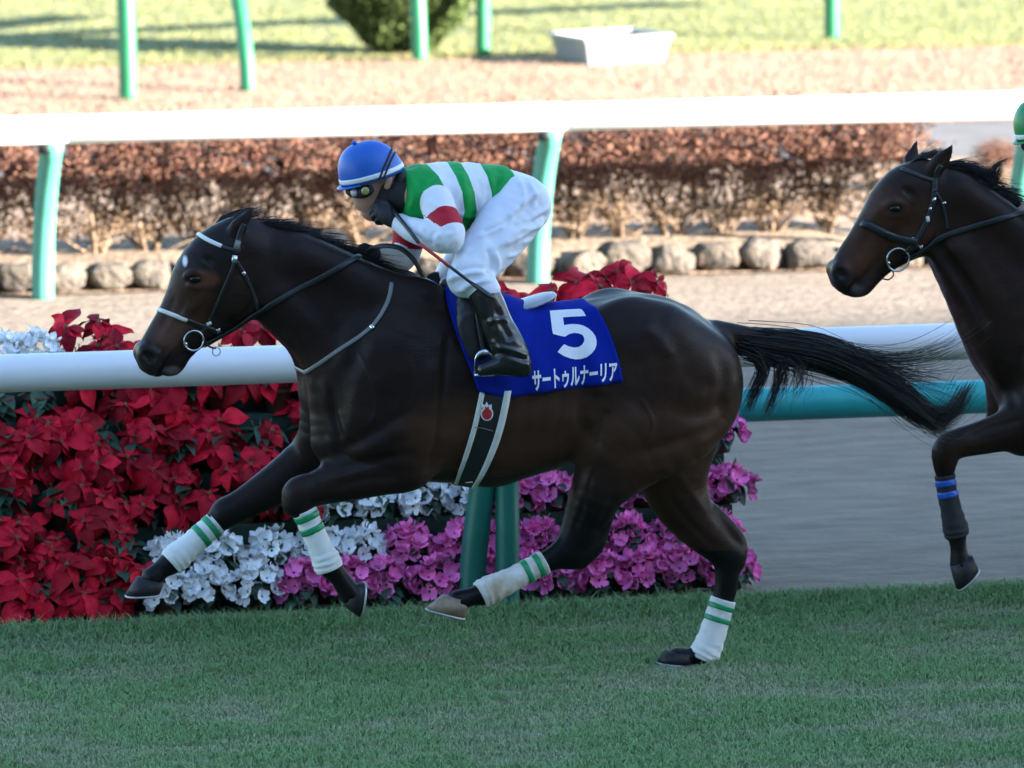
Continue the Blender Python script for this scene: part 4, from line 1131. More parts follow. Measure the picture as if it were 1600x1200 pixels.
front = [(748, 616), (736, 582), (719, 540), (704, 497), (695, 462), (697, 445), (699, 425)]
rear = [(974, 600), (966, 562), (952, 520), (936, 492), (915, 473), (902, 462), (892, 450)]
bottom = catmull([(748, 612), (790, 621), (850, 613), (910, 605), (973, 597)], 10)
fy, ry = curve_y(front), curve_y(rear)
NU, NV = 46, 26
us = np.linspace(0, 1, NU)
Pn = np.zeros((NU, NV, 3)); Nn = Pn.copy()
zc = S1.T(830, 600)[2]
for a, u in enumerate(us):
    cv = lambda y, u=u: fy(y) * (1 - u) + ry(y) * u
    yb = np.interp(cv(610), bottom[:, 0], bottom[:, 1])
    # angle of the hem on this section
    lo_, hi_ = -1.2, 1.2
    for _ in range(16):
        mid_ = (lo_ + hi_) / 2
        p, n_ = section_pt(S1, B1, cv, mid_, 830, 600, .008, 3)
        if proj(p)[1] > yb: lo_ = mid_
        else: hi_ = mid_
    for b, t in enumerate(np.linspace(0, 1, NV)):
        ph = lo_ + (math.pi / 2 - lo_) * t
        Pn[a, b], Nn[a, b] = section_pt(S1, B1, cv, ph, 830, 600, .010)
        w_ = (1 - t) ** 2
        Pn[a, b] += Nn[a, b] * w_ * (.006 * math.sin(u * 17) + .004 * math.sin(u * 31 + 1))
for _ in range(3):        # let the cloth bridge small hollows
    Q = Pn.copy(); Q[1:-1, 1:-1] = (Pn[:-2, 1:-1] + Pn[2:, 1:-1] + Pn[1:-1, :-2] + Pn[1:-1, 2:]) / 4
    Pn = np.where(((Q - Pn) * Nn).sum(-1, keepdims=True) > 0, Q, Pn * .6 + Q * .4)
Pfull = np.concatenate([Pn, S1.mir(Pn[:, -2::-1])], 1)
Nfull = np.concatenate([Nn, (Nn[:, -2::-1] * np.array([1, -1, 1]))], 1)
V, F = slab_geo(Pfull, Pfull - Nfull * .006)
F = [f[:, ::-1] for f in F]
cloth = obj('saddle_cloth', V, F, M_CLOTH)
tag(cloth, 'blue saddle cloth with white number 5 and a line of white katakana', 'saddle cloth')
BC = bvh(V, F)

from mathutils.geometry import tessellate_polygon
def flat_mesh(polys, tris=None):
    bm = bmesh.new()
    for pl in polys:
        vs_ = [bm.verts.new((x, y, 0)) for x, y in pl]
        for t in tessellate_polygon([[Vector((x, y, 0)) for x, y in pl]]):
            try: bm.faces.new([vs_[i] for i in t])
            except ValueError: pass
    return bm
def decal(name, bm, tree, M, parent, off=.0025, step=6):
    """lay a flat px drawing on a surface: cut it into small cells, then drop each vertex on the surface"""
    xs_ = [v.co.x for v in bm.verts]; ys_ = [v.co.y for v in bm.verts]
    for axis, lo_, hi_ in ((0, min(xs_), max(xs_)), (1, min(ys_), max(ys_))):
        t = lo_ + step
        while t < hi_:
            co = (t, 0, 0) if axis == 0 else (0, t, 0); no = (1, 0, 0) if axis == 0 else (0, 1, 0)
            bmesh.ops.bisect_plane(bm, geom=bm.verts[:] + bm.edges[:] + bm.faces[:], plane_co=co, plane_no=no); t += step
    last = None
    for v in bm.verts:
        p, n_ = hit(tree, v.co.x, v.co.y, off)
        if p is None: p = last or U(v.co.x, v.co.y, -.3)
        v.co = p; last = p
    bmesh.ops.recalc_face_normals(bm, faces=bm.faces[:])
    me = bpy.data.meshes.new(name); bm.to_mesh(me); bm.free()
    for p_ in me.polygons: p_.use_smooth = True
    return link(name, me, M, parent)
five = [(275, 185), (380, 177), (480, 171), (600, 165), (625, 170), (645, 190), (675, 242), (640, 245), (530, 250), (420, 258), (426, 300), (432, 345), (475, 335), (530, 331), (600, 336), (650, 350), (700, 377), (748, 420),
        (778, 465), (790, 515), (788, 560), (772, 605), (735, 655), (680, 695), (620, 713), (560, 718), (500, 707), (430, 682), (360, 638), (395, 592), (432, 552), (480, 575), (540, 588),
        (590, 583), (630, 560), (655, 520), (655, 482), (635, 450), (590, 432), (540, 428), (490, 440), (440, 470), (380, 458), (310, 440), (300, 390), (287, 280)]
five = [(820 + x / 7.056, 460 + y / 7.056) for x, y in five]
decal('number', flat_mesh([five]), BC, M_PRINT, cloth)
# katakana, drawn with the built-in lettering
fc_ = bpy.data.curves.new('lettering', 'FONT'); fc_.body = '\u30b5\u30fc\u30c8\u30a5\u30eb\u30ca\u30fc\u30ea\u30a2'; fc_.offset = 0.03; fc_.resolution_u = 3
fo_ = bpy.data.objects.new('lettering', fc_); COL.objects.link(fo_)
bpy.context.view_layer.update()
dg = bpy.context.evaluated_depsgraph_get()
tm = bpy.data.meshes.new_from_object(fo_.evaluated_get(dg))
bpy.data.objects.remove(fo_); bpy.data.curves.remove(fc_)
bm = bmesh.new(); bm.from_mesh(tm); bpy.data.meshes.remove(tm)
bmesh.ops.triangulate(bm, faces=bm.faces[:])
tx = [v.co.x for v in bm.verts]; ty = [v.co.y for v in bm.verts]
x0_, x1_, y0_, y1_ = min(tx), max(tx), min(ty), max(ty)
TL, TR, BR, BL = (831, 580), (964.5, 565), (964, 595.5), (833, 612.5)
for v in bm.verts:
    u = (v.co.x - x0_) / (x1_ - x0_); t = (v.co.y - y0_) / (y1_ - y0_)
    v.co.x = (BL[0] * (1 - u) + BR[0] * u) * (1 - t) + (TL[0] * (1 - u) + TR[0] * u) * t
    v.co.y = (BL[1] * (1 - u) + BR[1] * u) * (1 - t) + (TL[1] * (1 - u) + TR[1] * u) * t
decal('lettering', bm, BC, M_PRINT, cloth)

# girth -------------------------------------------------------------
gl = [(754, 590), (747, 625), (738, 665), (726, 705), (713, 745), (703, 770)]
grt = [(800, 590), (794, 625), (785, 665), (772, 705), (756, 740), (738, 768)]
gly, gry = curve_y(gl), curve_y(grt)
girth = empty('girth', tuple(S1.T(755, 700, .3)), 'black girth band with white edges and a small red fruit emblem', 'girth')
phis = np.linspace(0.12, -math.pi / 2, 30)
def girth_part(name, s0, s1, off, th, M, parent, k_=6):
    cvs = [(lambda y, s=s: gly(y) * (1 - s) + gry(y) * s) for s in np.linspace(s0, s1, k_)]
    P, N = band_grid(S1, B1, cvs, phis, 750, 610, off)
    P = np.concatenate([P, S1.mir(P[:, -2::-1])], 1); N = np.concatenate([N, N[:, -2::-1] * np.array([1, -1, 1])], 1)
    V, F = slab_geo(P, P - N * th)
    return obj(name, V, F, M, parent), V, F
gw, Vg, Fg = girth_part('webbing', 0, 1, .010, .007, M_GIRTH, girth)
girth_part('edge_binding', -.02, .15, .0125, .004, M_BIND, girth, 3)
girth_part('edge_binding', .80, 1.02, .0125, .004, M_BIND, girth, 3)
BG = bvh(Vg, Fg)
def circ(cx, cy, rx, ry, n=20): return [(cx + rx * math.cos(t * 2 * math.pi / n), cy + ry * math.sin(t * 2 * math.pi / n)) for t in range(n)]
cr_o = [(751, 636), (752, 629), (757, 633), (760, 627), (763, 633), (768, 631), (768, 638)]
e_ = empty  # emblem: white outline, red fruit with a small crown
decal('emblem_outline', flat_mesh([circ(760.5, 646, 10, 11)]), BG, M_PRINT, girth, .004, 8)
decal('emblem_crown', flat_mesh([cr_o]), BG, M_PRINT, girth, .0045, 8)
decal('emblem', flat_mesh([circ(760.5, 646.5, 7.8, 8.8)]), BG, M_REDP, girth, .0055, 8)
decal('emblem', flat_mesh([[(757, 638), (757.5, 634), (760, 636.5), (762.5, 633.5), (764, 638)]]), BG, M_REDP, girth, .006, 8)
bk = [hit(BG, x, y, .006) for x, y in ((727, 752), (739, 751))]
V, F = ribbon_geo([bk[0][0], bk[1][0]], [bk[0][1], bk[1][1]], .007, .004); obj('buckle', V, F, M_STEEL, girth)
stl = [hit(BG, x, y, .003) for x, y in ((742, 667), (755, 669), (770, 673))]
V, F = ribbon_geo([p for p, _ in stl], [n_ for _, n_ in stl], .003, .001); obj('seam', V, F, M_STRAPGREY, girth)

# saddle ------------------------------------------------------------
def sdf_obj(name, chains, M, parent, lo, hi, h=.006, cuts=(), wob=None, rel=1, halves=(), lines=(), shift=(0, 0)):
    A = Field(lo, hi, h)
    for c_, k_ in chains: A.chain(c_, k_)
    for c_, k_ in cuts: A.chain(c_, k_, 'cut')
    if wob:
        for wargs in wob: A.wobble(*wargs)
    for p_, n_ in halves: A.half(p_, n_)
    V, F = A.mesh(); V = relax(V, F, rel, .5)
    if lines: V = ridges(V, F, lines, *shift)
    return obj(name, V, F, M, parent), V, F
def bounds(*cs, pad=.04):
    P = np.vstack(cs); r = (P[:, 3] * np.maximum(1, P[:, 4]))[:, None]
    return (P[:, :3] - r).min(0) - pad, (P[:, :3] + r).max(0) + pad
saddle = empty('racing_saddle', tuple(S1.T(770, 470)), 'small black racing saddle with pale grey cantle under the jockey', 'saddle')
c = S1.chain
seat = c([(700, 446, 0, 13, 1.8), (722, 450, 0, 12, 2.2), (760, 464, 0, 12, 3.2), (792, 476, 0, 9, 3.6)])
sdf_obj('seat', [(seat, .01)], M_LEATHER, saddle, *bounds(seat))
pad = c([(790, 484, .02, 6, 6), (825, 474, .02, 7, 6), (852, 464, .02, 6, 5.5), (864, 460, .02, 4, 5)])
sdf_obj('cantle', [(pad, .005)], M_PAD, saddle, *bounds(pad))
for s_ in (1, -1):
    fl = c([(738, 475, .275, 26, .25), (742, 510, .315, 28, .22), (748, 545, .325, 20, .22)])
    if s_ < 0: fl = S1.mir(fl)
    sdf_obj('flap', [(fl, .01)], M_LEATHER, saddle, *bounds(fl))
LEATHER_P = [(744, 474, .335), (748, 505, .352), (753, 535, .36), (756, 548, .362)]
for s_ in (1, -1):
    P = catmull(np.array([S1.T(*q) for q in LEATHER_P]), 4)
    if s_ < 0: P = S1.mir(P)
    V, F = ribbon_geo(P, np.tile((0, -1.0 * s_, 0), (len(P), 1)), .018, .003); st_l = obj('stirrup_leather', V, F, M_LEATHER, saddle)
    arc = np.array([S1.T(757 + 15 * math.sin(t), 566 - 16 * math.cos(t), .375) for t in np.linspace(-1.35, 1.35, 15)])
    tread = np.array([S1.T(x, 586, .375) for x in (741, 757, 773)])
    if s_ < 0: arc = S1.mir(arc); tread = S1.mir(tread)
    r_ = np.interp(np.linspace(0, 1, 15), [0, .5, 1], [.003, .015, .003])
    tube('stirrup_iron', np.vstack([tread[:1], arc]), np.concatenate([[.004], r_]), M_STEEL, saddle, n=8)
    tube('stirrup_tread', np.vstack([tread[:1], tread[1:]]), .006, M_STEEL, saddle, n=8)

# bridles -----------------------------------------------------------
def strap(name, tree, pts, wpx, M, parent, sp, off=.003, th=.003, n=6, over=False, mirror=True):
    """leather strap along photo points on the horse; over=True joins it over the nose to its mirror image"""
    P, N = [], []
    for x, y in catmull(np.array(pts, float), n):
        p, n_ = hit(tree, x, y, off)
        if p is None: continue
        P.append(np.array(p)); N.append(np.array(n_))
    P = np.array(P); N = np.array(N)
    for _ in range(2): P[1:-1] = P[1:-1] * .5 + (P[:-2] + P[2:]) * .25; N[1:-1] = N[1:-1] * .5 + (N[:-2] + N[2:]) * .25
    w = wpx * sp.m
    mirN = N * np.array([1, -1, 1])
    if over:
        V, F = ribbon_geo(np.vstack([P, sp.mir(P[::-1])]), np.vstack([N, mirN[::-1]]), w, th); obj(name, V, F, M, parent)
    else:
        V, F = ribbon_geo(P, N, w, th); obj(name, V, F, M, parent)
        if mirror: V, F = ribbon_geo(sp.mir(P), mirN, w, th); obj(name, V, F, M, parent)
    return P, N
def torus_at(name, cpt, r, tr, nrm, M, parent):
    nrm = Vector(nrm).normalized(); a = nrm.orthogonal().normalized(); b = nrm.cross(a)
    t = np.linspace(0, 2 * np.pi, 29)
    P = np.array([np.array(cpt) + r * (math.cos(q) * np.array(a) + math.sin(q) * np.array(b)) for q in t])
    T = np.gradient(P, axis=0)
    V, F = tube_geo(P, tr, 8, lat=tuple(nrm), caps=False); return obj(name, V, F, M, parent)
def buckle(tree, x, y, w, h_, M, parent, ang=0, off=.006):
    p, n_ = hit(tree, x, y, off)
    if p is None: return
    d = np.array([math.cos(ang), -math.sin(ang)]) * h_ / 2
    a, b = hit(tree, x - d[0], y - d[1], off)[0], hit(tree, x + d[0], y + d[1], off)[0]
    if a is None or b is None: return
    V, F = ribbon_geo([a, b], [n_, n_], w * mpp(0), .003); obj('buckle', V, F, M, parent)

br1 = empty('bridle', tuple(S1.T(330, 440, .1)), 'black bridle with white beaded browband and noseband on the leading horse', 'bridle', 'race bridles')
strap('browband', B1, [(346, 385), (328, 377), (316, 370), (311, 366)], 6.5, M_BEAD, br1, S1, .004, .004, over=True)
strap('browband_end', B1, [(372, 392), (358, 389), (346, 385)], 6, M_LEATHER, br1, S1)
strap('headpiece', B1, [(371, 396), (372, 378), (376, 362), (382, 350)], 9, M_LEATHER, br1, S1)
strap('cheekpiece', B1, [(368, 402), (362, 422), (350, 450), (337, 480), (325, 506), (312, 522)], 6, M_LEATHER, br1, S1)
strap('throatlash', B1, [(369, 408), (381, 427), (391, 448), (399, 468), (404, 486)], 6, M_LEATHER, br1, S1)
strap('noseband', B1, [(291, 500), (276, 494), (260, 488), (249, 484)], 6.5, M_BEAD, br1, S1, .004, .004, over=True)
strap('jaw_strap', B1, [(291, 500), (312, 508), (330, 514), (343, 521)], 7, M_LEATHER, br1, S1)
strap('bit_strap', B1, [(314, 531), (324, 536), (332, 533)], 6, M_LEATHER, br1, S1)
for s_ in (1, -1):
    p, n_ = hit(B1, 301, 531, .014)
    q = np.array(p); q2 = np.array(n_)
    if s_ < 0: q = S1.mir(q); q2 = q2 * np.array([1, -1, 1])
    torus_at('bit_ring', q, 15.5 * S1.m, .0042, q2 + np.array([0, -1.2 * s_, 0]), M_STEEL, br1)
    p, n_ = hit(B1, 288, 537, .009); q = np.array(p)
    if s_ < 0: q = S1.mir(q)
    tube('bit_end', np.array([q + (0, .012 * s_, .004), q + (0, -.006 * s_, 0)]), .008, M_STEEL, br1, n=10)
torus_at('martingale_ring', S1.T(338, 549, .01), 6.5 * S1.m, .0028, (0.2, -1, .1), M_STEEL, br1)
tube('hanger_strap', np.array([S1.T(322, 538, .04), S1.T(330, 543, .03), S1.T(337, 544, .012)]), .004, M_LEATHER, br1, n=8)
for x, y, w, h_, a, M in ((366, 405, 9, 12, 1.4, M_STEEL), (370, 383, 9, 14, 1.3, M_STRAPGREY), (381, 427, 7, 5, .6, M_STEEL), (326, 505, 8, 5, 2.0, M_BEAD), (341, 516, 6, 7, 1.9, M_STEEL)):
    buckle(B1, x, y, w, h_, M, br1, a)
reins1 = empty('reins', tuple(S1.T(450, 460, .1)), 'dark leather reins running from the bit to the far glove of the number 5 jockey', 'reins')
rp = [(318, 537), (345, 522), (370, 508), (398, 489), (430, 472), (465, 452), (500, 434), (540, 413), (565, 401)]
strap('rein', B1, rp, 9, M_LEATHER, reins1, S1, .012, .003, mirror=False)
Pm = []
for x, y in catmull(np.array(rp, float), 6):
    p, n_ = hit(B1, x, y, .012)
    if p is not None: Pm.append(S1.mir(np.array(p)))
Pm = np.array(Pm); Nm = np.tile((0, 1.0, .2), (len(Pm), 1)); V, F = ribbon_geo(Pm, Nm, .022, .003); obj('rein', V, F, M_LEATHER, reins1)
lp = catmull(np.array([S1.T(572, 397, .0), S1.T(583, 388, .02), S1.T(602, 384, .05), S1.T(625, 388, .08), S1.T(645, 404, .10), S1.T(659, 427, .09), S1.T(670, 447, .07)]), 6)
V, F = ribbon_geo(lp, np.tile((0.25, -1.0, .3), (len(lp), 1)), .020, .003); obj('rein_loop', V, F, M_LEATHER, reins1)
ns = empty('neck_strap', tuple(S1.T(560, 520, .2)), 'thin grey neck strap with buckle round the base of the neck', 'strap')
strap('strap', B1, [(612, 442), (608, 465), (600, 484), (588, 503), (570, 520), (545, 537), (515, 557), (490, 574), (477, 582)], 6.5, M_STRAPGREY, ns, S1, .004, .003, over=True)
buckle(B1, 581, 511, 9, 7, M_STEEL, ns, .7)

br2 = empty('bridle', tuple(S2.T(1400, 340, .1)), 'dark plain bridle with large silver bit ring on the following brown horse', 'bridle', 'race bridles')
strap('browband', B2, [(1462, 283), (1440, 276), (1420, 268), (1410, 264)], 7, M_LEATHER, br2, S2, over=True)
strap('headpiece', B2, [(1461, 300), (1461, 283), (1464, 268), (1470, 258)], 9, M_LEATHER, br2, S2)
strap('cheekpiece', B2, [(1460, 295), (1458, 315), (1450, 342), (1440, 362), (1425, 385), (1414, 396)], 9, M_LEATHER, br2, S2)
strap('throatlash', B2, [(1462, 300), (1472, 318), (1478, 340), (1480, 358)], 5, M_LEATHER, br2, S2)
strap('noseband', B2, [(1432, 378), (1410, 374), (1385, 366), (1362, 354), (1349, 350)], 13, M_LEATHER, br2, S2, .005, .009, over=True)
strap('jaw_strap', B2, [(1420, 392), (1432, 385), (1444, 390)], 8, M_LEATHER, br2, S2)
for s_ in (1, -1):
    p, n_ = hit(B2, 1400, 403, .022); q = np.array(p); q2 = np.array(n_)
    if s_ < 0: q = S2.mir(q); q2 = q2 * np.array([1, -1, 1])
    torus_at('bit_ring', q, 18.5 * S2.m, .0045, q2 + np.array([0, -1.2 * s_, 0]), M_STEEL, br2)
    p, n_ = hit(B2, 1386, 411, .010); q = np.array(p)
    if s_ < 0: q = S2.mir(q)
    tube('bit_end', np.array([q + (0, .012 * s_, .004), q + (0, -.006 * s_, 0)]), .009, M_STEEL, br2, n=10)
tube('chin_loop', catmull(np.array([S2.T(1375, 434, .03), S2.T(1388, 437, .03), S2.T(1396, 430, .03), S2.T(1395, 424, .05)]), 5), .003, M_LEATHER, br2, n=6)
for x, y, w, h_, a, M in ((1449, 342, 9, 5, .2, M_BEAD), (1459, 312, 5, 8, 1.0, M_STEEL), (1475, 317, 4, 6, .4, M_STEEL), (1426, 376, 6, 11, 1.9, M_STEEL), (1438, 388, 6, 11, 1.4, M_STEEL), (1453, 326, 5, 5, .8, M_STEEL)):
    buckle(B2, x, y, w, h_, M, br2, a)
reins2 = empty('reins', tuple(S2.T(1500, 360, .1)), 'dark leather reins on the neck of the following brown horse', 'reins')
strap('rein', B2, [(1414, 402), (1440, 390), (1470, 371), (1510, 357), (1550, 345), (1600, 333)], 9, M_LEATHER, reins2, S2, .012, .003)
# ================================================================== JOCKEYS
def band_mat(name, attr, stops, rough=0.7, bump=0.25, stretch=None, sheen=0.0, bscale=26, dist=0.012):
    """flat colours with crisp borders along a point attribute running 0..1"""
    M = bpy.data.materials.new(name); M.use_nodes = True; nt = M.node_tree; b = nt.nodes['Principled BSDF']
    b.inputs['Roughness'].default_value = rough; b.inputs['Sheen Weight'].default_value = sheen; b.inputs['Specular IOR Level'].default_value = 0.2
    at = nt.nodes.new('ShaderNodeAttribute'); at.attribute_name = attr
    rp = nt.nodes.new('ShaderNodeValToRGB'); rp.color_ramp.interpolation = 'CONSTANT'
    els = rp.color_ramp.elements
    els[0].position = 0; els[0].color = (*stops[0][1], 1)
    els[1].position = stops[1][0]; els[1].color = (*stops[1][1], 1)
    for p_, col in stops[2:]:
        e2_ = els.new(p_); e2_.color = (*col, 1)
    nt.links.new(at.outputs['Fac'], rp.inputs[0]); nt.links.new(rp.outputs[0], b.inputs['Base Color'])
    tc = nt.nodes.new('ShaderNodeTexCoord'); nz = nt.nodes.new('ShaderNodeTexNoise'); nz.inputs['Scale'].default_value = bscale; nz.inputs['Detail'].default_value = 3
    mp = nt.nodes.new('ShaderNodeMapping'); mp.inputs['Scale'].default_value = stretch or (1, 1, 1)
    nt.links.new(tc.outputs['Object'], mp.inputs[0]); nt.links.new(mp.outputs[0], nz.inputs['Vector'])
    bp = nt.nodes.new('ShaderNodeBump'); bp.inputs['Strength'].default_value = bump * .5; bp.inputs['Distance'].default_value = dist
    nt.links.new(nz.outputs['Fac'], bp.inputs['Height']); nt.links.new(bp.outputs[0], b.inputs['Normal'])
    return M
def set_float(o, attr, vals):
    a = o.data.attributes.new(attr, 'FLOAT', 'POINT'); a.data.foreach_set('value', np.asarray(vals, np.float32))

WHT = (0.70, 0.72, 0.78); GRN = (0.004, 0.29, 0.055); RED = (0.42, 0.012, 0.03)
M_SILK = band_mat('striped_silk', 'stripe', [(0, GRN), (.2, WHT), (.4, GRN), (.6, WHT), (.8, GRN)], .55, .35, (1, 1, 1))
M_SLEEVE = band_mat('white_sleeve', 'band', [(0, WHT), (.42, RED), (.78, WHT)], .6, .35)
M_SILK2 = band_mat('plain_silk', 'stripe', [(0, WHT), (.5, (0.6, 0.6, 0.62))], .55, .3)
M_BREECH = mat('white_breeches', (0.68, 0.71, 0.80), 0.6, var=0.03, vscale=10, bump=0.12, bscale=120, dist=0.003)
M_BOOT = mat('black_boot', (0.006, 0.007, 0.008), 0.24, var=0.3, vscale=12, bump=0.25, bscale=30, dist=0.008, spec=0.6)
M_GLOVE = mat('black_glove', (0.012, 0.013, 0.016), 0.7, bump=0.3, bscale=90, dist=0.003)
M_SKIN = mat('skin', (0.42, 0.225, 0.165), 0.55, var=0.12, vscale=20, trans=0.1)
M_BEARD = mat('dark_hair', (0.018, 0.014, 0.013), 0.7, bump=0.5, bscale=200, dist=0.003)
M_CAPB = mat('blue_cap_silk', (0.006, 0.095, 0.44), 0.45, var=0.06, vscale=20, bump=0.12, bscale=20, dist=0.006)
M_CAPG = mat('green_cap_silk', (0.005, 0.20, 0.05), 0.42, var=0.06, vscale=20)
M_BAND = mat('white_cap_band', (0.70, 0.73, 0.76), 0.5)
M_LENS = mat('amber_lens', (0.32, 0.28, 0.10), 0.08, spec=0.8)
M_CLEAR = mat('clear_lens', (0.45, 0.48, 0.50), 0.06, spec=0.9)
M_WHIPR = mat('red_whip_grip', (0.40, 0.03, 0.04), 0.4)
M_GAITER = mat('black_gaiter', (0.014, 0.014, 0.017), 0.8)

def finger(c, pts, r): return c([(x, y, w, r * (1 - .12 * i), 1) for i, (x, y, w) in enumerate(pts)], 2)

FOLDS = dict(
    breeches=[(.007, 4, [(858, 322), (820, 352), (770, 392)]), (.006, 3.5, [(850, 345), (815, 368), (785, 385)]), (.006, 4, [(845, 298), (815, 318), (790, 345)]), (-.005, 4, [(840, 310), (800, 345), (760, 380)]),
              (.007, 3.5, [(696, 440), (728, 428), (765, 424)]), (.006, 3, [(712, 456), (740, 444), (770, 436)]), (-.006, 4, [(705, 428), (740, 418), (772, 424)]), (.006, 4, [(770, 392), (778, 412), (772, 438)]),
              (-.006, 4, [(762, 388), (768, 408), (762, 430)]), (.005, 3.5, [(735, 385), (718, 410), (706, 440)]), (.006, 3.5, [(862, 340), (840, 352), (815, 360)]), (-.005, 3.5, [(855, 332), (830, 346), (800, 356)]),
              (.005, 3, [(806, 272), (818, 300), (815, 330)]), (.004, 3, [(826, 282), (836, 305), (832, 330)]), (.005, 3, [(845, 380), (815, 395), (790, 402)]), (.004, 3, [(828, 395), (800, 412), (782, 424)]),
              (.0045, 3, [(722, 458), (728, 446), (742, 440)]), (.005, 3, [(790, 352), (770, 362), (745, 372)]), (-.005, 3, [(800, 335), (780, 352), (750, 364)]), (.004, 3, [(852, 362), (835, 374), (812, 380)])],
    jacket=[(.005, 4, [(640, 270), (648, 300), (640, 330)]), (-.005, 5, [(652, 275), (662, 300), (655, 335)]), (.006, 4, [(690, 275), (672, 292), (655, 305)]), (.005, 5, [(720, 270), (728, 310), (722, 350)]),
            (-.005, 5, [(738, 280), (746, 320), (738, 355)]), (.005, 4, [(790, 270), (778, 310), (768, 345)]), (-.004, 4, [(780, 275), (768, 312), (755, 345)]), (.005, 3, [(700, 345), (720, 352), (738, 356)]), (.004, 3, [(712, 330), (735, 340), (760, 340)]),
            (.004, 3, [(760, 262), (770, 290), (768, 320)])],
    sleeve=[(.005, 3.5, [(668, 312), (682, 322), (702, 325)]), (-.004, 3.5, [(664, 320), (680, 330), (700, 333)]), (.005, 3, [(690, 364), (682, 372), (684, 386)]), (-.005, 3, [(683, 360), (675, 370), (676, 384)]), (.004, 3, [(665, 352), (660, 364), (664, 380)]),
            (.004, 2.6, [(650, 348), (645, 358), (648, 370)]), (.004, 3, [(696, 366), (708, 366), (716, 358)]), (.004, 3, [(700, 390), (706, 378), (716, 372)]), (.004, 2.6, [(632, 400), (622, 395), (612, 396)]), (.003, 2.4, [(606, 396), (603, 402), (606, 412)]), (.003, 2.4, [(616, 398), (614, 406), (616, 416)])],
    boot=[(.005, 3, [(760, 505), (775, 500), (795, 500)]), (.006, 3, [(775, 542), (800, 548), (824, 556)]), (-.006, 3, [(772, 550), (798, 556), (826, 564)]), (.004, 3, [(765, 475), (772, 500), (780, 525)]), (-.005, 4, [(775, 480), (786, 510), (800, 535)]),
          (.004, 3, [(795, 560), (812, 566), (828, 570)]), (.003, 2.2, [(746, 584), (785, 587), (828, 586)]), (-.004, 3, [(757, 490), (764, 515), (772, 535)])])
def make_jockey(sp, label, near_arm, far_arm, near_hand, far_hand, cap, capname, silk, sleeve_m, glove_m, striped=True):
    c = sp.chain
    e = empty('person', tuple(sp.T(760, 440)), label, 'person', 'jockeys')
    torso = c([(634, 303, 0, 40, 1.4), (662, 303, 0, 47, 1.6), (705, 307, 0, 54, 1.35), (745, 304, 0, 49, 1.25), (785, 305, 0, 46, 1.25)])
    hips = c([(785, 307, 0, 44, 1.2), (812, 318, 0, 46, 1.35)])
    nthigh = c([(814, 322, .10, 47, .8), (792, 350, .15, 46, .8), (765, 385, .21, 43, .8), (735, 424, .28, 33, .85), (726, 437, .30, 28, .9)])
    ncalf = c([(732, 430, .30, 27, .9), (748, 440, .32, 25, .9), (758, 455, .335, 24, .85)])
    fthigh = c([(808, 322, -.10, 47, .8), (782, 350, -.15, 44, .8), (748, 386, -.21, 38, .8), (712, 424, -.28, 28, .85), (704, 438, -.30, 25, .9)])
    fcalf = c([(708, 432, -.30, 25, .9), (716, 450, -.32, 23, .9), (722, 462, -.33, 23, .85)])
    nboot = [c([(754, 452, .335, 24, .8), (766, 482, .345, 25, .8), (780, 515, .36, 26, .75), (797, 548, .375, 28, .7), (808, 566, .38, 21, .75)]),
             c([(812, 570, .38, 17, .9), (795, 568, .38, 19, .85), (772, 572, .38, 14, 1.0), (753, 577, .38, 10, 1.25)]), c([(822, 578, .38, 9, 1.3), (810, 580, .38, 8, 1.4)])]
    fboot = [c([(718, 458, -.325, 23, .8), (726, 482, -.335, 24, .8), (742, 515, -.35, 25, .75), (758, 545, -.365, 26, .7), (768, 562, -.37, 20, .75)]),
             c([(772, 566, -.37, 16, .9), (756, 565, -.37, 18, .85), (735, 569, -.37, 13, 1.0), (716, 574, -.37, 10, 1.25)])]
    na, fa = c(near_arm), c(far_arm)
    # body: head, neck, trunk and limbs in one skin surface
    skull = c([(592, 272, 0, 36, .80), (576, 285, 0, 32, .86)])
    face = c([(571, 296, 0, 23, 1.05), (574, 312, 0, 21, 1.0), (580, 326, 0, 18, .95)])
    jaw = c([(590, 300, 0, 27, .9), (594, 318, 0, 20, .9), (582, 333, 0, 12, 1.1)])
    nose = c([(561, 301, 0, 5, .9), (558, 314, 0, 5, 1.0), (559, 320, 0, 5.5, 1.3)])
    lips = c([(566, 327, 0, 5, 2.0), (570, 334, 0, 4.5, 1.9)])
    ear = [c([(608, 281, .088, 6, .5), (605, 292, .086, 5, .5)])]; ear.append(sp.mir(ear[0]))
    brow = c([(556, 292, 0, 8, 2.4)])
    neckc = c([(604, 300, 0, 27, .85), (628, 303, 0, 27, .95), (650, 305, 0, 28, 1.0)])
    thin = lambda P, f: np.hstack([P[:, :3], P[:, 3:4] * f, P[:, 4:]])
    ch = [(thin(torso, .86), .02), (thin(hips, .86), .02), (thin(nthigh, .84), .015), (thin(ncalf, .8), .01), (thin(fthigh, .84), .015), (thin(fcalf, .8), .01),
          (thin(nboot[0], .7), .01), (thin(fboot[0], .7), .01), (thin(na, .78), .012), (thin(fa, .78), .012),
          (neckc, .015), (skull, .01), (face, .012), (jaw, .012), (nose, .006), (lips, .005), (ear[0], .003), (ear[1], .003), (brow, .008)]
    allc = np.vstack([x for x, _ in ch])
    lo_, hi_ = bounds(allc, pad=.02)
    eyecut = c([(560, 302, .035, 5.5, 1.0)])
    sdf_obj('body', ch, M_SKIN if glove_m is not None else M_SKIN, e, lo_, hi_, .0055, cuts=[(eyecut, .006), (sp.mir(eyecut), .006), (c([(562, 331, 0, 1.2, 8.0), (572, 331, 0, 1.2, 8.0)]), .003)])
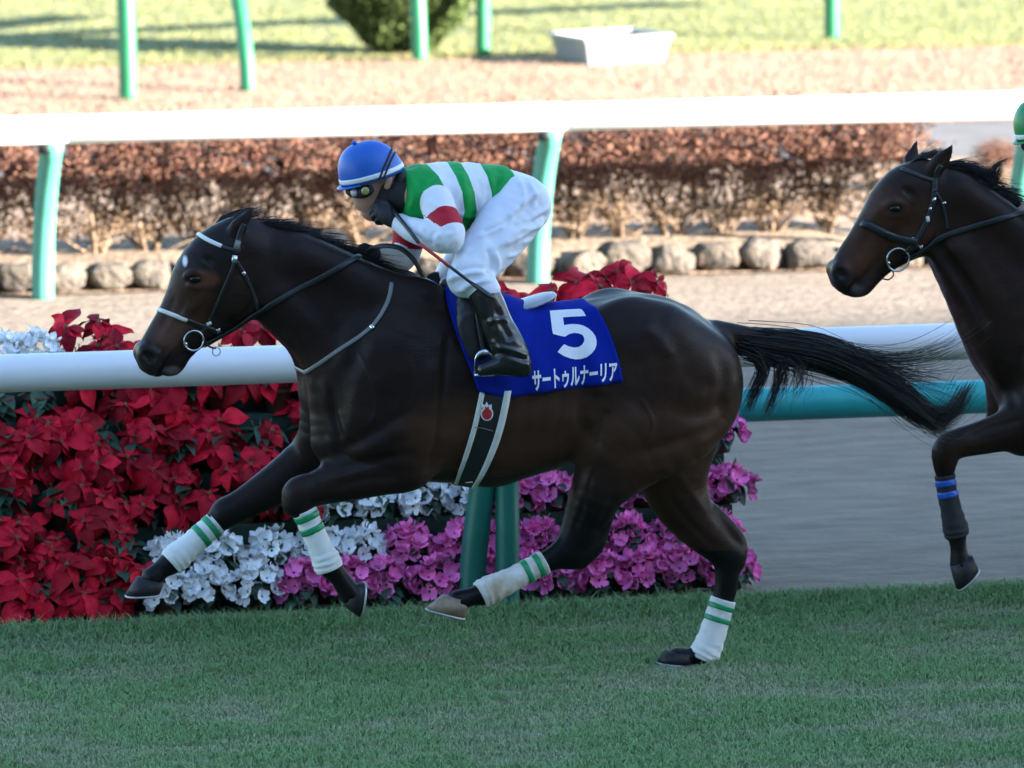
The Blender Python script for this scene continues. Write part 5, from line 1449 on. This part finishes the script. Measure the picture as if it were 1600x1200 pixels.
    hairc = [c([(606, 296, .045, 20, .6), (600, 312, .048, 15, .6), (590, 322, .04, 10, .8)])]; hairc.append(sp.mir(hairc[0])); hairc.append(c([(622, 278, 0, 16, 2.2), (618, 296, 0, 20, 1.5)]))
    sdf_obj('beard_and_hair', [(x, .01) for x in hairc], M_BEARD, e, *bounds(*hairc), h=.005)
    gt = c([(612, 304, 0, 31, 1.05), (626, 303, 0, 35, 1.25), (642, 303, 0, 35, 1.45)])
    sdf_obj('neck_gaiter', [(gt, .01)], M_GAITER, e, *bounds(gt), h=.005)
    # jacket
    jk, Vj, Fj = sdf_obj('jacket', [(torso, .02), (c([(662, 318, .10, 34, .9), (690, 335, .08, 34, .9)]), .03), (c([(662, 318, -.10, 34, .9), (690, 335, -.08, 34, .9)]), .03), (c([(700, 338, 0, 26, 1.6), (728, 338, 0, 24, 1.6)]), .03)],
                         silk, e, *bounds(torso, pad=.06), h=.006, wob=[(.004, .07, 2, (2.2, 1, 1)), (.002, .03, 3)], halves=[(sp.T(800, 300), (1, 0, .18)), (sp.T(624, 300), (-1, 0, .10))], rel=2, lines=[(a * 1.4, s * .9, p) for a, s, p in FOLDS['jacket']], shift=(sp.dx, sp.dy))
    Q = Vj.copy(); Q[:, 1] = sp.Y0 - np.abs(Q[:, 1] - sp.Y0)
    p = proj(Q); p[:, 0] -= sp.dx; p[:, 1] -= sp.dy
    ys_ = [250, 275, 300, 330, 362]
    bnd = [np.interp(p[:, 1], ys_, v) for v in ([660, 685, 698, 704, 707], [697, 712, 722, 726, 718], [717, 732, 741, 745, 736], [747, 761, 768, 770, 764], [800, 805, 805, 803, 800])]
    s_ = (p[:, 0] - (bnd[0] - 38)) / 38
    for k_ in range(4): s_ = np.where(p[:, 0] >= bnd[k_], k_ + 1 + (p[:, 0] - bnd[k_]) / (bnd[k_ + 1] - bnd[k_]), s_)
    set_float(jk, 'stripe', np.clip(s_ / 5, 0.001, .999))
    # sleeves
    for A_, nm in ((na, 'near'), (fa, 'far')):
        sl_, Vs, Fs = sdf_obj('sleeve', [(A_, .012)], sleeve_m, e, *bounds(A_), h=.0055, wob=[(.002, .05, 5)], rel=2, lines=FOLDS['sleeve'], shift=(sp.dx, sp.dy))
        L = np.concatenate([[0], np.cumsum(np.linalg.norm(np.diff(A_[:, :3], axis=0), axis=1))])
        nu = 6; Lup = L[nu]                               # shoulder to elbow
        best = np.full(len(Vs), 9.0); tt = np.zeros(len(Vs))
        for k_ in range(len(A_) - 1):
            a_, b_ = A_[k_, :3], A_[k_ + 1, :3]; u = np.clip(((Vs - a_) @ (b_ - a_)) / ((b_ - a_) @ (b_ - a_)), 0, 1)
            d = np.linalg.norm(Vs - a_ - u[:, None] * (b_ - a_), axis=1)
            t = (L[k_] + u * (L[k_ + 1] - L[k_])) / Lup
            tt = np.where(d < best, t, tt); best = np.minimum(d, best)
        set_float(sl_, 'band', np.clip(tt * .9, 0.001, .999))
    # breeches and boots
    sdf_obj('breeches', [(hips, .02), (nthigh, .025), (fthigh, .025), (ncalf, .02), (fcalf, .02), (c([(790, 318, 0, 42, 1.3), (806, 318, 0, 44, 1.35)]), .02)], M_BREECH, e, *bounds(hips, nthigh, fthigh, ncalf, fcalf), h=.0058,
            wob=[(.003, .09, 8, (1, 1, 1.6)), (.001, .035, 9, (1.4, 1, .8))], rel=2, lines=[(a * 1.5, s * .85, p) for a, s, p in FOLDS['breeches']], shift=(sp.dx, sp.dy))
    for B_ in (nboot, fboot):
        b_, _, _ = sdf_obj('boot', [(x, .012) for x in B_], M_BOOT, e, *bounds(*B_), h=.0055, wob=[(.002, .05, 12)], lines=FOLDS['boot'], shift=(sp.dx, sp.dy))
    # gloves or bare hands
    for H_, nm in ((near_hand, 'near'), (far_hand, 'far')):
        chs = [(c(H_['palm'], 2), .006)] + [(finger(c, f, r), .0035) for f, r in H_['fingers']]
        sdf_obj('glove' if glove_m is not M_SKIN else 'hand', chs, glove_m, e, *bounds(*[x for x, _ in chs]), h=.0035)
    # cap: a dome on a tilted rim
    up2 = np.array([-30.0, -95.0]); up2 /= np.linalg.norm(up2); al = np.array([95.0, -30.0]); al /= np.linalg.norm(al)
    ctr = np.array([583.0, 277.5])
    def dome(a, t, rx=50.5, rw=.105, hh=59, grow=0.0):
        """a: azimuth, t: 0 rim .. 1 top"""
        r = math.cos(t * math.pi / 2) ** 0.80 * (1 + .02 * math.sin(t * 3.1)); z = math.sin(t * math.pi / 2)
        q = ctr + al * (rx + grow / sp.m) * r * math.cos(a) + up2 * (hh + grow / sp.m) * z - al * 4 * z
        w = (rw + grow) * r * math.sin(a)
        P0 = sp.T(q[0], q[1], 0.0); P0[1] -= w
        return P0
    na_, nt_ = 40, 16
    Pg = np.array([[dome(2 * math.pi * i / na_, j / nt_) for j in range(nt_ + 1)] for i in range(na_ + 1)])
    Qg = np.array([[dome(2 * math.pi * i / na_, j / nt_, grow=-.006) for j in range(nt_ + 1)] for i in range(na_ + 1)])
    Vc, Fc = slab_geo(Pg, Qg); hel = obj(capname, Vc, Fc, cap, e)
    Pg = np.array([[dome(2 * math.pi * i / na_, t, grow=.0022) for t in np.linspace(.045, .125, 4)] for i in range(na_ + 1)])
    Qg = np.array([[dome(2 * math.pi * i / na_, t, grow=-.001) for t in np.linspace(.045, .125, 4)] for i in range(na_ + 1)])
    V, F = slab_geo(Pg, Qg); obj('cap_band', V, F, M_BAND, hel)
    pk = []
    for a in np.linspace(math.pi - 1.0, math.pi + 1.0, 15):
        f_ = math.cos((a - math.pi) / 1.0 * math.pi / 2)
        p0 = dome(a, .0, grow=-.002); d = p0 - sp.T(ctr[0], ctr[1]); d /= np.linalg.norm(d)
        pk.append([p0, p0 + d * .012 * f_ + np.array([0, 0, -.001]), p0 + d * .022 * f_ + np.array([0, 0, -.003])])
    pk = np.array(pk); V, F = slab_geo(pk + np.array([0, 0, .003]), pk - np.array([0, 0, .002])); obj('peak', V, F, cap, hel)
    tp = dome(0, 1.0); 
    V, F = tube_geo(np.array([tp + (-.02, 0, -.006), tp + (-.021, 0, .004), tp + (-.0215, 0, .008)]), [.010, .009, .003], 12); obj('button', V, F, cap, hel)
    BH = bvh(Vc, Fc)
    # goggles and straps
    gog = empty  # parts of the rider's outfit
    gr_ = [c([(553, 300, .022, 9, .9), (566, 300, .055, 10, .9), (577, 297, .078, 8, .7)])]; gr_.append(sp.mir(gr_[0]))
    sdf_obj('goggles', [(gr_[0], .006), (gr_[1], .006), (c([(552, 301, 0, 7, 2.5)]), .006)], M_GAITER, e, *bounds(*gr_), h=.004)
    for s2 in (1, -1):
        q = sp.T(571, 298.5, .094); q2 = sp.T(553, 301, .050)
        if s2 < 0: q = sp.mir(q); q2 = sp.mir(q2)
        V, F = tube_geo(np.array([q + (.002, .014 * s2, 0), q, q + (-.001, -.004 * s2, 0)]), [.016, .0155, .010], 16); obj('lens', V, F, M_LENS, e)
        V, F = tube_geo(np.array([q2 + (.008, .008 * s2, 0), q2, q2 + (-.007, -.004 * s2, 0)]), [.018, .017, .010], 16); obj('lens_front', V, F, M_CLEAR, e)
    for k_, pts in enumerate(([(592, 281), (597, 268), (605, 250), (612, 234), (615, 229)], [(599, 279), (604, 266), (611, 250), (618, 237), (621, 232)])):
        P, N = [], []
        for x, y in catmull(np.array(pts, float), 5):
            p_, n_ = hit(BH, x + sp.dx, y + sp.dy, .003)
            if p_ is not None: P.append(np.array(p_)); N.append(np.array(n_))
        if len(P) > 3:
            P = np.array(P); N = np.array(N)
            V, F = ribbon_geo(np.vstack([P, sp.mir(P[::-1])]), np.vstack([N, N[::-1] * np.array([1, -1, 1])]), .008, .002); obj('goggle_strap', V, F, M_GAITER, e)
    return e

near_arm1 = [(681, 315, .165, 27, .95), (692, 343, .235, 26, 1.0), (701, 371, .285, 25, 1.0), (668, 366, .235, 22, 1.0), (640, 357, .165, 18, 1.0), (626, 349, .125, 15, 1.0)]
far_arm1 = [(655, 318, -.165, 32, .95), (640, 355, -.20, 26, 1.0), (634, 396, -.215, 23, 1.0), (618, 405, -.17, 20, 1.0), (602, 403, -.12, 17, 1.0), (588, 399, -.08, 14, 1.0)]
near_hand1 = dict(palm=[(618, 346, .115, 12, .9), (606, 338, .10, 14, .9), (597, 331, .085, 13, .9)],
                  fingers=[([(597, 322, .085), (586, 321, .07), (582, 328, .055), (589, 333, .055)], 5), ([(594, 328, .09), (583, 328, .075), (580, 335, .06), (588, 339, .06)], 5),
                           ([(595, 334, .095), (585, 336, .08), (583, 342, .065), (591, 345, .065)], 5), ([(599, 340, .10), (590, 343, .085), (589, 348, .07), (597, 349, .07)], 4.6),
                           ([(608, 328, .10), (603, 318, .09), (596, 315, .075)], 5.4)])
def shift_hand(dx, dy, dw, base, mirror=1):
    f = lambda t: (t[0] + dx, t[1] + dy, t[2] * mirror + dw)
    return dict(palm=[(*f(p), *p[3:]) for p in base['palm']], fingers=[([f(p) for p in q], r) for q, r in base['fingers']])
far_hand1 = dict(palm=[(588, 399, -.075, 12, .9), (578, 396, -.055, 14, .9), (572, 395, -.045, 12, .9)],
                 fingers=[([(572, 388, -.045), (564, 390, -.03), (563, 397, -.02), (570, 400, -.015)], 5), ([(571, 393, -.04), (563, 396, -.025), (563, 403, -.015), (571, 404, -.01)], 5),
                          ([(573, 398, -.04), (566, 402, -.025), (567, 408, -.015), (574, 408, -.01)], 5), ([(577, 402, -.045), (571, 407, -.03), (573, 411, -.02), (579, 410, -.015)], 4.6),
                          ([(577, 388, -.045), (570, 384, -.03), (563, 386, -.02)], 5.4)])
jockey1 = make_jockey(S1, 'jockey in green and white striped silks with blue cap crouching over number 5', near_arm1, far_arm1, near_hand1, far_hand1, M_CAPB, 'cap', M_SILK, M_SLEEVE, M_GLOVE)

whip = empty('whip', tuple(S1.T(620, 345, .12)), 'thin black riding whip with red middle section held in the near glove', 'whip')
def wp(x0, y0, w0, x1, y1, w1, r0, r1, M, nm):
    tube(nm, np.array([S1.T(x0 + (x1 - x0) * t, y0 + (y1 - y0) * t, w0 + (w1 - w0) * t) for t in np.linspace(0, 1, 5)]), np.linspace(r0, r1, 5), M, whip, n=10)
wp(609, 322, .09, 655, 380, .33, .0085, .0075, M_LEATHER, 'handle')
wp(655, 380, .33, 702, 416, .40, .007, .0065, M_WHIPR, 'red_section')
wp(702, 416, .40, 735, 441, .43, .0062, .006, M_LEATHER, 'shaft')
fp = [S1.T(735 + 38 * t, 441 + 26 * t, .43 + .02 * t) for t in np.linspace(0, 1, 6)]
V, F = ribbon_geo(np.array(fp), np.tile((.3, -1, .4), (6, 1)), np.array([.012, .018, .02, .02, .018, .008]), .003); obj('flap', V, F, M_LEATHER, whip)

SJ2 = Space(Y_H2, dx=1056, dy=-71)
near_arm2 = [(672, 305, .165, 33, .95), (660, 345, .21, 28, 1.0), (645, 385, .22, 24, 1.0), (612, 396, .16, 21, 1.0), (585, 402, .11, 17, 1.0), (566, 405, .08, 14, 1.0)]
near_hand2 = dict(palm=[(565, 405, .08, 12, .9), (550, 405, .06, 14, .9), (542, 404, .05, 12, .9)],
                  fingers=[([(550, 396, .05), (542, 398, .03), (541, 404, .02), (548, 407, .01)], 5), ([(549, 400, .05), (541, 403, .03), (541, 410, .02), (549, 411, .01)], 5),
                           ([(551, 405, .05), (544, 409, .03), (545, 415, .02), (552, 415, .01)], 5), ([(555, 409, .05), (549, 414, .03), (551, 418, .02), (557, 417, .01)], 4.6),
                           ([(555, 395, .05), (548, 391, .03), (541, 393, .02)], 5.4)])
jockey2 = make_jockey(SJ2, 'jockey with green cap half out of the picture at the right edge', near_arm2, far_arm1, near_hand2, shift_hand(0, 0, 0, far_hand1), M_CAPG, 'cap', M_SILK2, M_SLEEVE, M_SKIN)
# ================================================================== BANK OF POT FLOWERS BEHIND THE RAIL
M_BRACT = mat('red_bract', (0.44, 0.006, 0.022), 0.6, spec=0.15, var=0.25, vscale=30, objrand=0.6, bump=0.3, bscale=60, dist=0.004, trans=0.08)
M_CYATH = mat('yellow_bead', (0.14, 0.10, 0.025), 0.6)
M_LEAFG = mat('dark_leaf', (0.020, 0.062, 0.034), 0.5, var=0.25, vscale=30, objrand=0.45, bump=0.3, bscale=50, dist=0.004)
M_PETW = mat('white_petal', (0.90, 0.91, 0.92), 0.6, spec=0.2, var=0.04, vscale=20, objrand=0.10, trans=0.15)
M_PETP = mat('magenta_petal', (0.88, 0.21, 0.54), 0.6, spec=0.2, var=0.18, vscale=24, objrand=0.32, trans=0.12)
M_POT = mat('brown_pot', (0.10, 0.045, 0.03), 0.7, var=0.1)
M_STEM = mat('green_stem', (0.05, 0.09, 0.03), 0.6)
M_SHELF = mat('dark_green_staging', (0.012, 0.035, 0.025), 0.7, var=0.2)

def blade_mesh(name, M, L, W, prof, fold, droop, nx=7, ruffle=0.0, seed=0, twist=0.0):
    """leaf along +X with a folded midrib, drooping tip and wavy rim"""
    r_ = np.random.RandomState(seed); t = np.linspace(0, 1, nx)
    hw = np.interp(t, np.linspace(0, 1, len(prof)), prof) * W / 2
    s_ = np.array([-1, -.5, 0, .5, 1])
    P = np.zeros((nx, 5, 3))
    P[..., 0] = (L * t)[:, None] - 0.12 * L * droop * (t ** 2)[:, None]
    P[..., 1] = hw[:, None] * s_[None, :]
    P[..., 2] = np.abs(s_)[None, :] * hw[:, None] * fold - (droop * L * t ** 2)[:, None] + ruffle * np.sin(t * 9 + r_.rand() * 6)[:, None] * s_[None, :] * W
    P[..., 2] += twist * (t[:, None] * s_[None, :]) * W * .5
    V, F = grid_geo(P); me = mesh_np(name, V, F); me.materials.append(M); return me
POIN = [0.10, .55, .92, 1.0, .78, .38, 0.02]
bracts = [blade_mesh('bract', M_BRACT, .085 + .012 * (i % 3), .058 + .006 * (i % 2), POIN, .30 * (-1 if i == 3 else 1), .22 + .16 * i, 7, .05, i, .5 * (i % 3 - 1)) for i in range(5)]
small_bracts = [blade_mesh('bract', M_BRACT, .052, .027, POIN, .3, .1 + .2 * i, 6, .05, 9 + i) for i in range(2)]
leaves_p = [blade_mesh('leaf', M_LEAFG, .10 + .01 * i, .062, [.10, .7, 1, .92, .7, .35, .02], .2, .3 + .15 * i, 7, .03, 20 + i) for i in range(3)]
leaves_c = [blade_mesh('leaf', M_LEAFG, .07 + .01 * i, .070, [.35, .9, 1, 1, .85, .5, .05], .12, .25 + .2 * i, 7, .03, 30 + i) for i in range(3)]
def beads():
    parts = []
    for k_ in range(7):
        a = k_ * 2.4; rr = .004 * math.sqrt(k_)
        parts.append(tube_geo(np.array([(rr * math.cos(a), rr * math.sin(a), 0), (rr * math.cos(a), rr * math.sin(a), .007)]), [.0032, .003], 6))
    V, F = merge(parts); me = mesh_np('bloom', V, F); me.materials.append(M_CYATH); return me
bead_me = beads()
def pot_mesh():
    prof = [(.045, 0), (.058, .085), (.064, .085), (.064, .10), (.056, .10), (.054, .088)]
    n = 20; V = []; F = []
    for r, z in prof:
        for j in range(n): V.append((r * math.cos(2 * math.pi * j / n), r * math.sin(2 * math.pi * j / n), z))
    for k_ in range(len(prof) - 1):
        for j in range(n): F.append((k_ * n + j, k_ * n + (j + 1) % n, (k_ + 1) * n + (j + 1) % n, (k_ + 1) * n + j))
    V.append((0, 0, 0)); V.append((0, 0, .088)); T3 = [(len(V) - 2, (j + 1) % n, j) for j in range(n)] + [(len(V) - 1, (len(prof) - 1) * n + j, (len(prof) - 1) * n + (j + 1) % n) for j in range(n)]
    me = mesh_np('pot', np.array(V), [np.array(F), np.array(T3)]); me.materials.append(M_POT); return me
pot_me = pot_mesh()
def stem_mesh():
    parts = []
    r_ = np.random.RandomState(2)
    for k_ in range(4):
        a = k_ * 1.57 + r_.rand(); P = catmull([(0, 0, .085), (.02 * math.cos(a), .02 * math.sin(a), .13), (.05 * math.cos(a), .05 * math.sin(a), .185)], 4)
        parts.append(tube_geo(P, np.linspace(.005, .003, len(P)), 6))
    V, F = merge(parts); me = mesh_np('stem', V, F); me.materials.append(M_STEM); return me
stem_me = stem_mesh()
def cyc_flower(M, seed):
    """cyclamen: five broad petals thrown up and back from a nodding throat"""
    r_ = np.random.RandomState(seed); parts = []
    for k_ in range(5):
        a = k_ * 1.2566 + r_.randn() * .15; L = .033 * (.85 + .3 * r_.rand()); W = .030 * (.85 + .3 * r_.rand())
        nx = 6; t = np.linspace(0, 1, nx); prof = np.interp(t, [0, .25, .6, .85, 1], [.3, .65, 1, .85, .35]); s_ = np.array([-1, -.4, .4, 1])
        rad = .006 + L * np.sin(t * 1.25) * .85; z = .004 + L * (1 - np.cos(t * 1.7)) * .55
        P = np.zeros((nx, 4, 3)); tang = np.array([-math.sin(a), math.cos(a), 0]); rd = np.array([math.cos(a), math.sin(a), 0])
        P += rd * rad[:, None, None] + np.array([0, 0, 1.0]) * z[:, None, None]
        P += tang * (prof * W / 2)[:, None, None] * s_[None, :, None]
        P += (np.array([0, 0, 1.0]) * .5 + rd * .5) * (.004 * np.sin(t * 8 + r_.rand() * 6))[:, None, None] * s_[None, :, None]
        P[..., :] += rd * (.16 * W * np.abs(s_)[None, :, None] ** 2) * -1
        parts.append(grid_geo(P))
    V, F = merge(parts); me = mesh_np('flower', V, F); me.materials.append(M); return me
cyw = [cyc_flower(M_PETW, i) for i in range(4)]; cyp = [cyc_flower(M_PETP, i + 10) for i in range(4)]

def put(name, me, parent, loc, rot):
    o = bpy.data.objects.new(name, me); COL.objects.link(o); o.parent = parent
    o.location = loc; o.rotation_euler = rot; return o
def frame(nrm, spin):
    """euler whose Z is nrm, spun about it"""
    z = Vector(nrm).normalized(); x = Vector((1, 0, 0)); x = (x - z * x.dot(z)).normalized(); y = z.cross(x)
    return (Matrix((x, y, z)).transposed() @ Matrix.Rotation(spin, 3, 'Z')).to_euler()
RF = random.Random(21)
def poinsettia(X, Y, z, label, tall=0.0, low=False):
    e = empty('poinsettia', (X, Y, z), label, 'poinsettia', 'red poinsettias of the flower bank')
    e.rotation_euler = (0, 0, RF.uniform(-.25, .25))
    put('pot', pot_me, e, (0, 0, 0), (0, 0, 0)); s_ = put('stem', stem_me, e, (0, 0, 0), (0, 0, RF.random() * 6)); s_.scale = (1, 1, 1 + tall * 4)
    spots = [(-.075, -.06, .19), (.07, -.07, .165), (0, -.03, .235), (.085, .03, .225), (-.07, .05, .235), (-.03, -.085, .105), (.085, -.08, .085), (.015, -.09, .05 if low else .14)]
    for (bx_, by_, bz_) in spots:
        if RF.random() < .33: continue
        if bz_ < .15 and tall: tall_ = tall * .45
        else: tall_ = tall
        loc = Vector((bx_ + RF.uniform(-.02, .02), by_ + RF.uniform(-.05, .04), bz_ + tall_ + RF.uniform(-.025, .025)))
        nrm = Vector((bx_ * 4 + RF.uniform(-.35, .35), -0.75 + RF.uniform(-.35, .3), .75))
        b_ = put('bloom', bead_me, e, loc, frame(nrm, RF.random() * 6))
        n1 = RF.choice((5, 6, 7)); bs = RF.uniform(.85, 1.3)
        for k_ in range(n1):
            o = put('bract', RF.choice(bracts), b_, (.004 * math.cos(k_ * 6.283 / n1), .004 * math.sin(k_ * 6.283 / n1), -.004), (RF.uniform(-.35, .35), RF.uniform(-.15, .35), k_ * 6.283 / n1 + RF.uniform(-.2, .2)))
            sc_ = RF.uniform(.85, 1.15) * bs; o.scale = (sc_,) * 3
        for k_ in range(3):
            o = put('bract', RF.choice(small_bracts), b_, (0, 0, .002), (RF.uniform(-.3, .3), RF.uniform(-.5, .1), k_ * 2.1 + RF.uniform(-.3, .3)))
    for k_ in range(14):
        a = RF.uniform(-2.9, -.2) if k_ < 11 else RF.random() * 6
        put('leaf', RF.choice(leaves_p), e, (.02 * math.cos(a), .02 * math.sin(a), RF.uniform(.06, .17) + tall * .6), (RF.uniform(-.3, .3), RF.uniform(-.35, .3), a))
    return e
def cyclamen(X, Y, z, label, white, n=23, R=.088, tall=0.0):
    e = empty('cyclamen', (X, Y, z), label, 'cyclamen', ('white' if white else 'magenta') + ' cyclamens of the flower bank')
    put('pot', pot_me, e, (0, 0, 0), (0, 0, 0)); put('stem', stem_me, e, (0, 0, 0), (0, 0, RF.random() * 6))
    fl = cyw if white else cyp
    for k_ in range(n):
        a = k_ * 2.39996; u = (k_ + .5) / n
        d = Vector((math.cos(a) * math.sqrt(u), -abs(math.sin(a)) * math.sqrt(u) * .9 - .1 + .25 * (k_ % 3 == 0), 1 - u * 1.25)).normalized()
        loc = Vector((d.x * R * 1.05, d.y * R * .8, .10 + d.z * R * 1.0 - .02 + tall)) + Vector((RF.uniform(-.014, .014), RF.uniform(-.014, .014), RF.uniform(-.014, .014)))
        nrm = d + Vector((RF.uniform(-.45, .45), RF.uniform(-.45, .25), RF.uniform(0, .5)))
        o = put('flower', RF.choice(fl), e, loc, frame(nrm, RF.random() * 6)); sc_ = RF.uniform(.95, 1.3); o.scale = (sc_,) * 3
    for k_ in range(15):
        a = RF.uniform(-3.1, 0)
        put('leaf', RF.choice(leaves_c), e, (.025 * math.cos(a), .025 * math.sin(a), RF.uniform(.05, .125)), (RF.uniform(-.3, .3), RF.uniform(-.1, .6), a))
    return e

# staging: five steps rising away from the rail
Z_T = [0.0, 0.15, 0.33, 0.53, 0.75]
Y_T = [Y_POST + .155 + .125 * k_ for k_ in range(5)]
PITCHX = {0: .185, 1: .185, 2: .185, 3: .19, 4: .20}
bx0 = U(-170, 700, Y_T[2]).x; bx1 = U(1138, 700, Y_T[2]).x
stg = empty('flower_staging', ((bx0 + bx1) / 2, Y_T[2], 0), 'dark stepped staging hidden under the bank of pot flowers', 'staging')
for k_ in range(1, 5):
    xr = bx1 if k_ < 4 else U(1010, 600, Y_T[4]).x
    V, F = box_geo(bx0, xr, Y_T[k_] - .0625, Y_T[k_] + .0625, Z_T[k_] - .025, Z_T[k_] - .002); obj('shelf', V, F, M_SHELF, stg, smooth=False)
    V, F = box_geo(bx0, xr, Y_T[k_] - .0625, Y_T[k_] - .0525, Z_T[k_ - 1], Z_T[k_] - .0255); obj('riser', V, F, M_SHELF, stg, smooth=False)
    for xx in np.arange(bx0 + .3, xr, .9):
        V, F = box_geo(xx, xx + .03, Y_T[k_] + .02, Y_T[k_] + .05, -.004, Z_T[k_] - .026); obj('leg', V, F, M_SHELF, stg, smooth=False)
zb = U(300, 582, Y_T[4] + .08).z
V, F = box_geo(bx0, U(1010, 600, Y_T[4]).x, Y_T[4] + .075, Y_T[4] + .09, -.004, zb); obj('back_board', V, F, M_SHELF, stg, smooth=False)
rowname = ['bottom row', 'second row up', 'middle row', 'fourth row up', 'top row']
posts_x = [px0 + i * SP for i in range(-2, 4)]
def runs(k_):
    """px ranges of each kind on a step"""
    if k_ == 0: return [('r', -170, 225), ('w', 225, 430), ('p', 430, 1175)]
    if k_ == 1: return [('r', -170, 240), ('w', 240, 610), ('p', 610, 1160)]
    if k_ == 2: return [('r', -170, 480), ('w', 480, 770), ('p', 770, 1160)]
    if k_ == 3: return [('r', -170, 520), ('w', 520, 960), ('p', 960, 1160)]
    return [('w', -170, 95), ('r', 95, 1020)]
cnt = {}
for k_ in range(5):
    for kind_, a, b in runs(k_):
        zmid = Z_T[k_] + .15
        x = U(a, 600, Y_T[k_]).x; xe = U(b, 600, Y_T[k_]).x
        # pixel x barely depends on height, so any row will do
        n = max(1, int(round((xe - x) / PITCHX[k_]))); st_ = (xe - x) / n
        for i in range(n):
            X = x + st_ * (i + .5) + RF.uniform(-.035, .035); Y = Y_T[k_] + RF.uniform(-.015, .01)
            seen = proj((X, Y, Z_T[k_] + .15))[0] > -28
            if kind_ == 'r':
                low = k_ == 0
                c_ = cnt.setdefault(('r', k_), 0); cnt[('r', k_)] += int(seen)
                poinsettia(X, Y, Z_T[k_] if k_ else .001, f'red poinsettia plant beyond the left edge in the {rowname[k_]} of flowers' if not seen else f'red poinsettia plant, {ORD[c_]} from the left in the {rowname[k_]} of flowers', tall=(RF.uniform(-.02, .03) if k_ < 4 else RF.uniform(.09, .17) + (.11 if X > U(770, 440, Y_T[4]).x else 0)), low=low)
            else:
                c_ = cnt.setdefault((kind_, k_), 0); cnt[(kind_, k_)] += int(seen)
                nm = 'white' if kind_ == 'w' else 'magenta'
                cyclamen(X, Y, (Z_T[k_] if k_ else .001), f'{nm} potted cyclamen beyond the left edge in the {rowname[k_]}' if not seen else f'{nm} potted cyclamen, {ORD[c_]} {nm} one from the left in the {rowname[k_]}', kind_ == 'w', tall=.17 if (k_ == 4) else (-.03 if k_ in (1, 2) else 0.0))
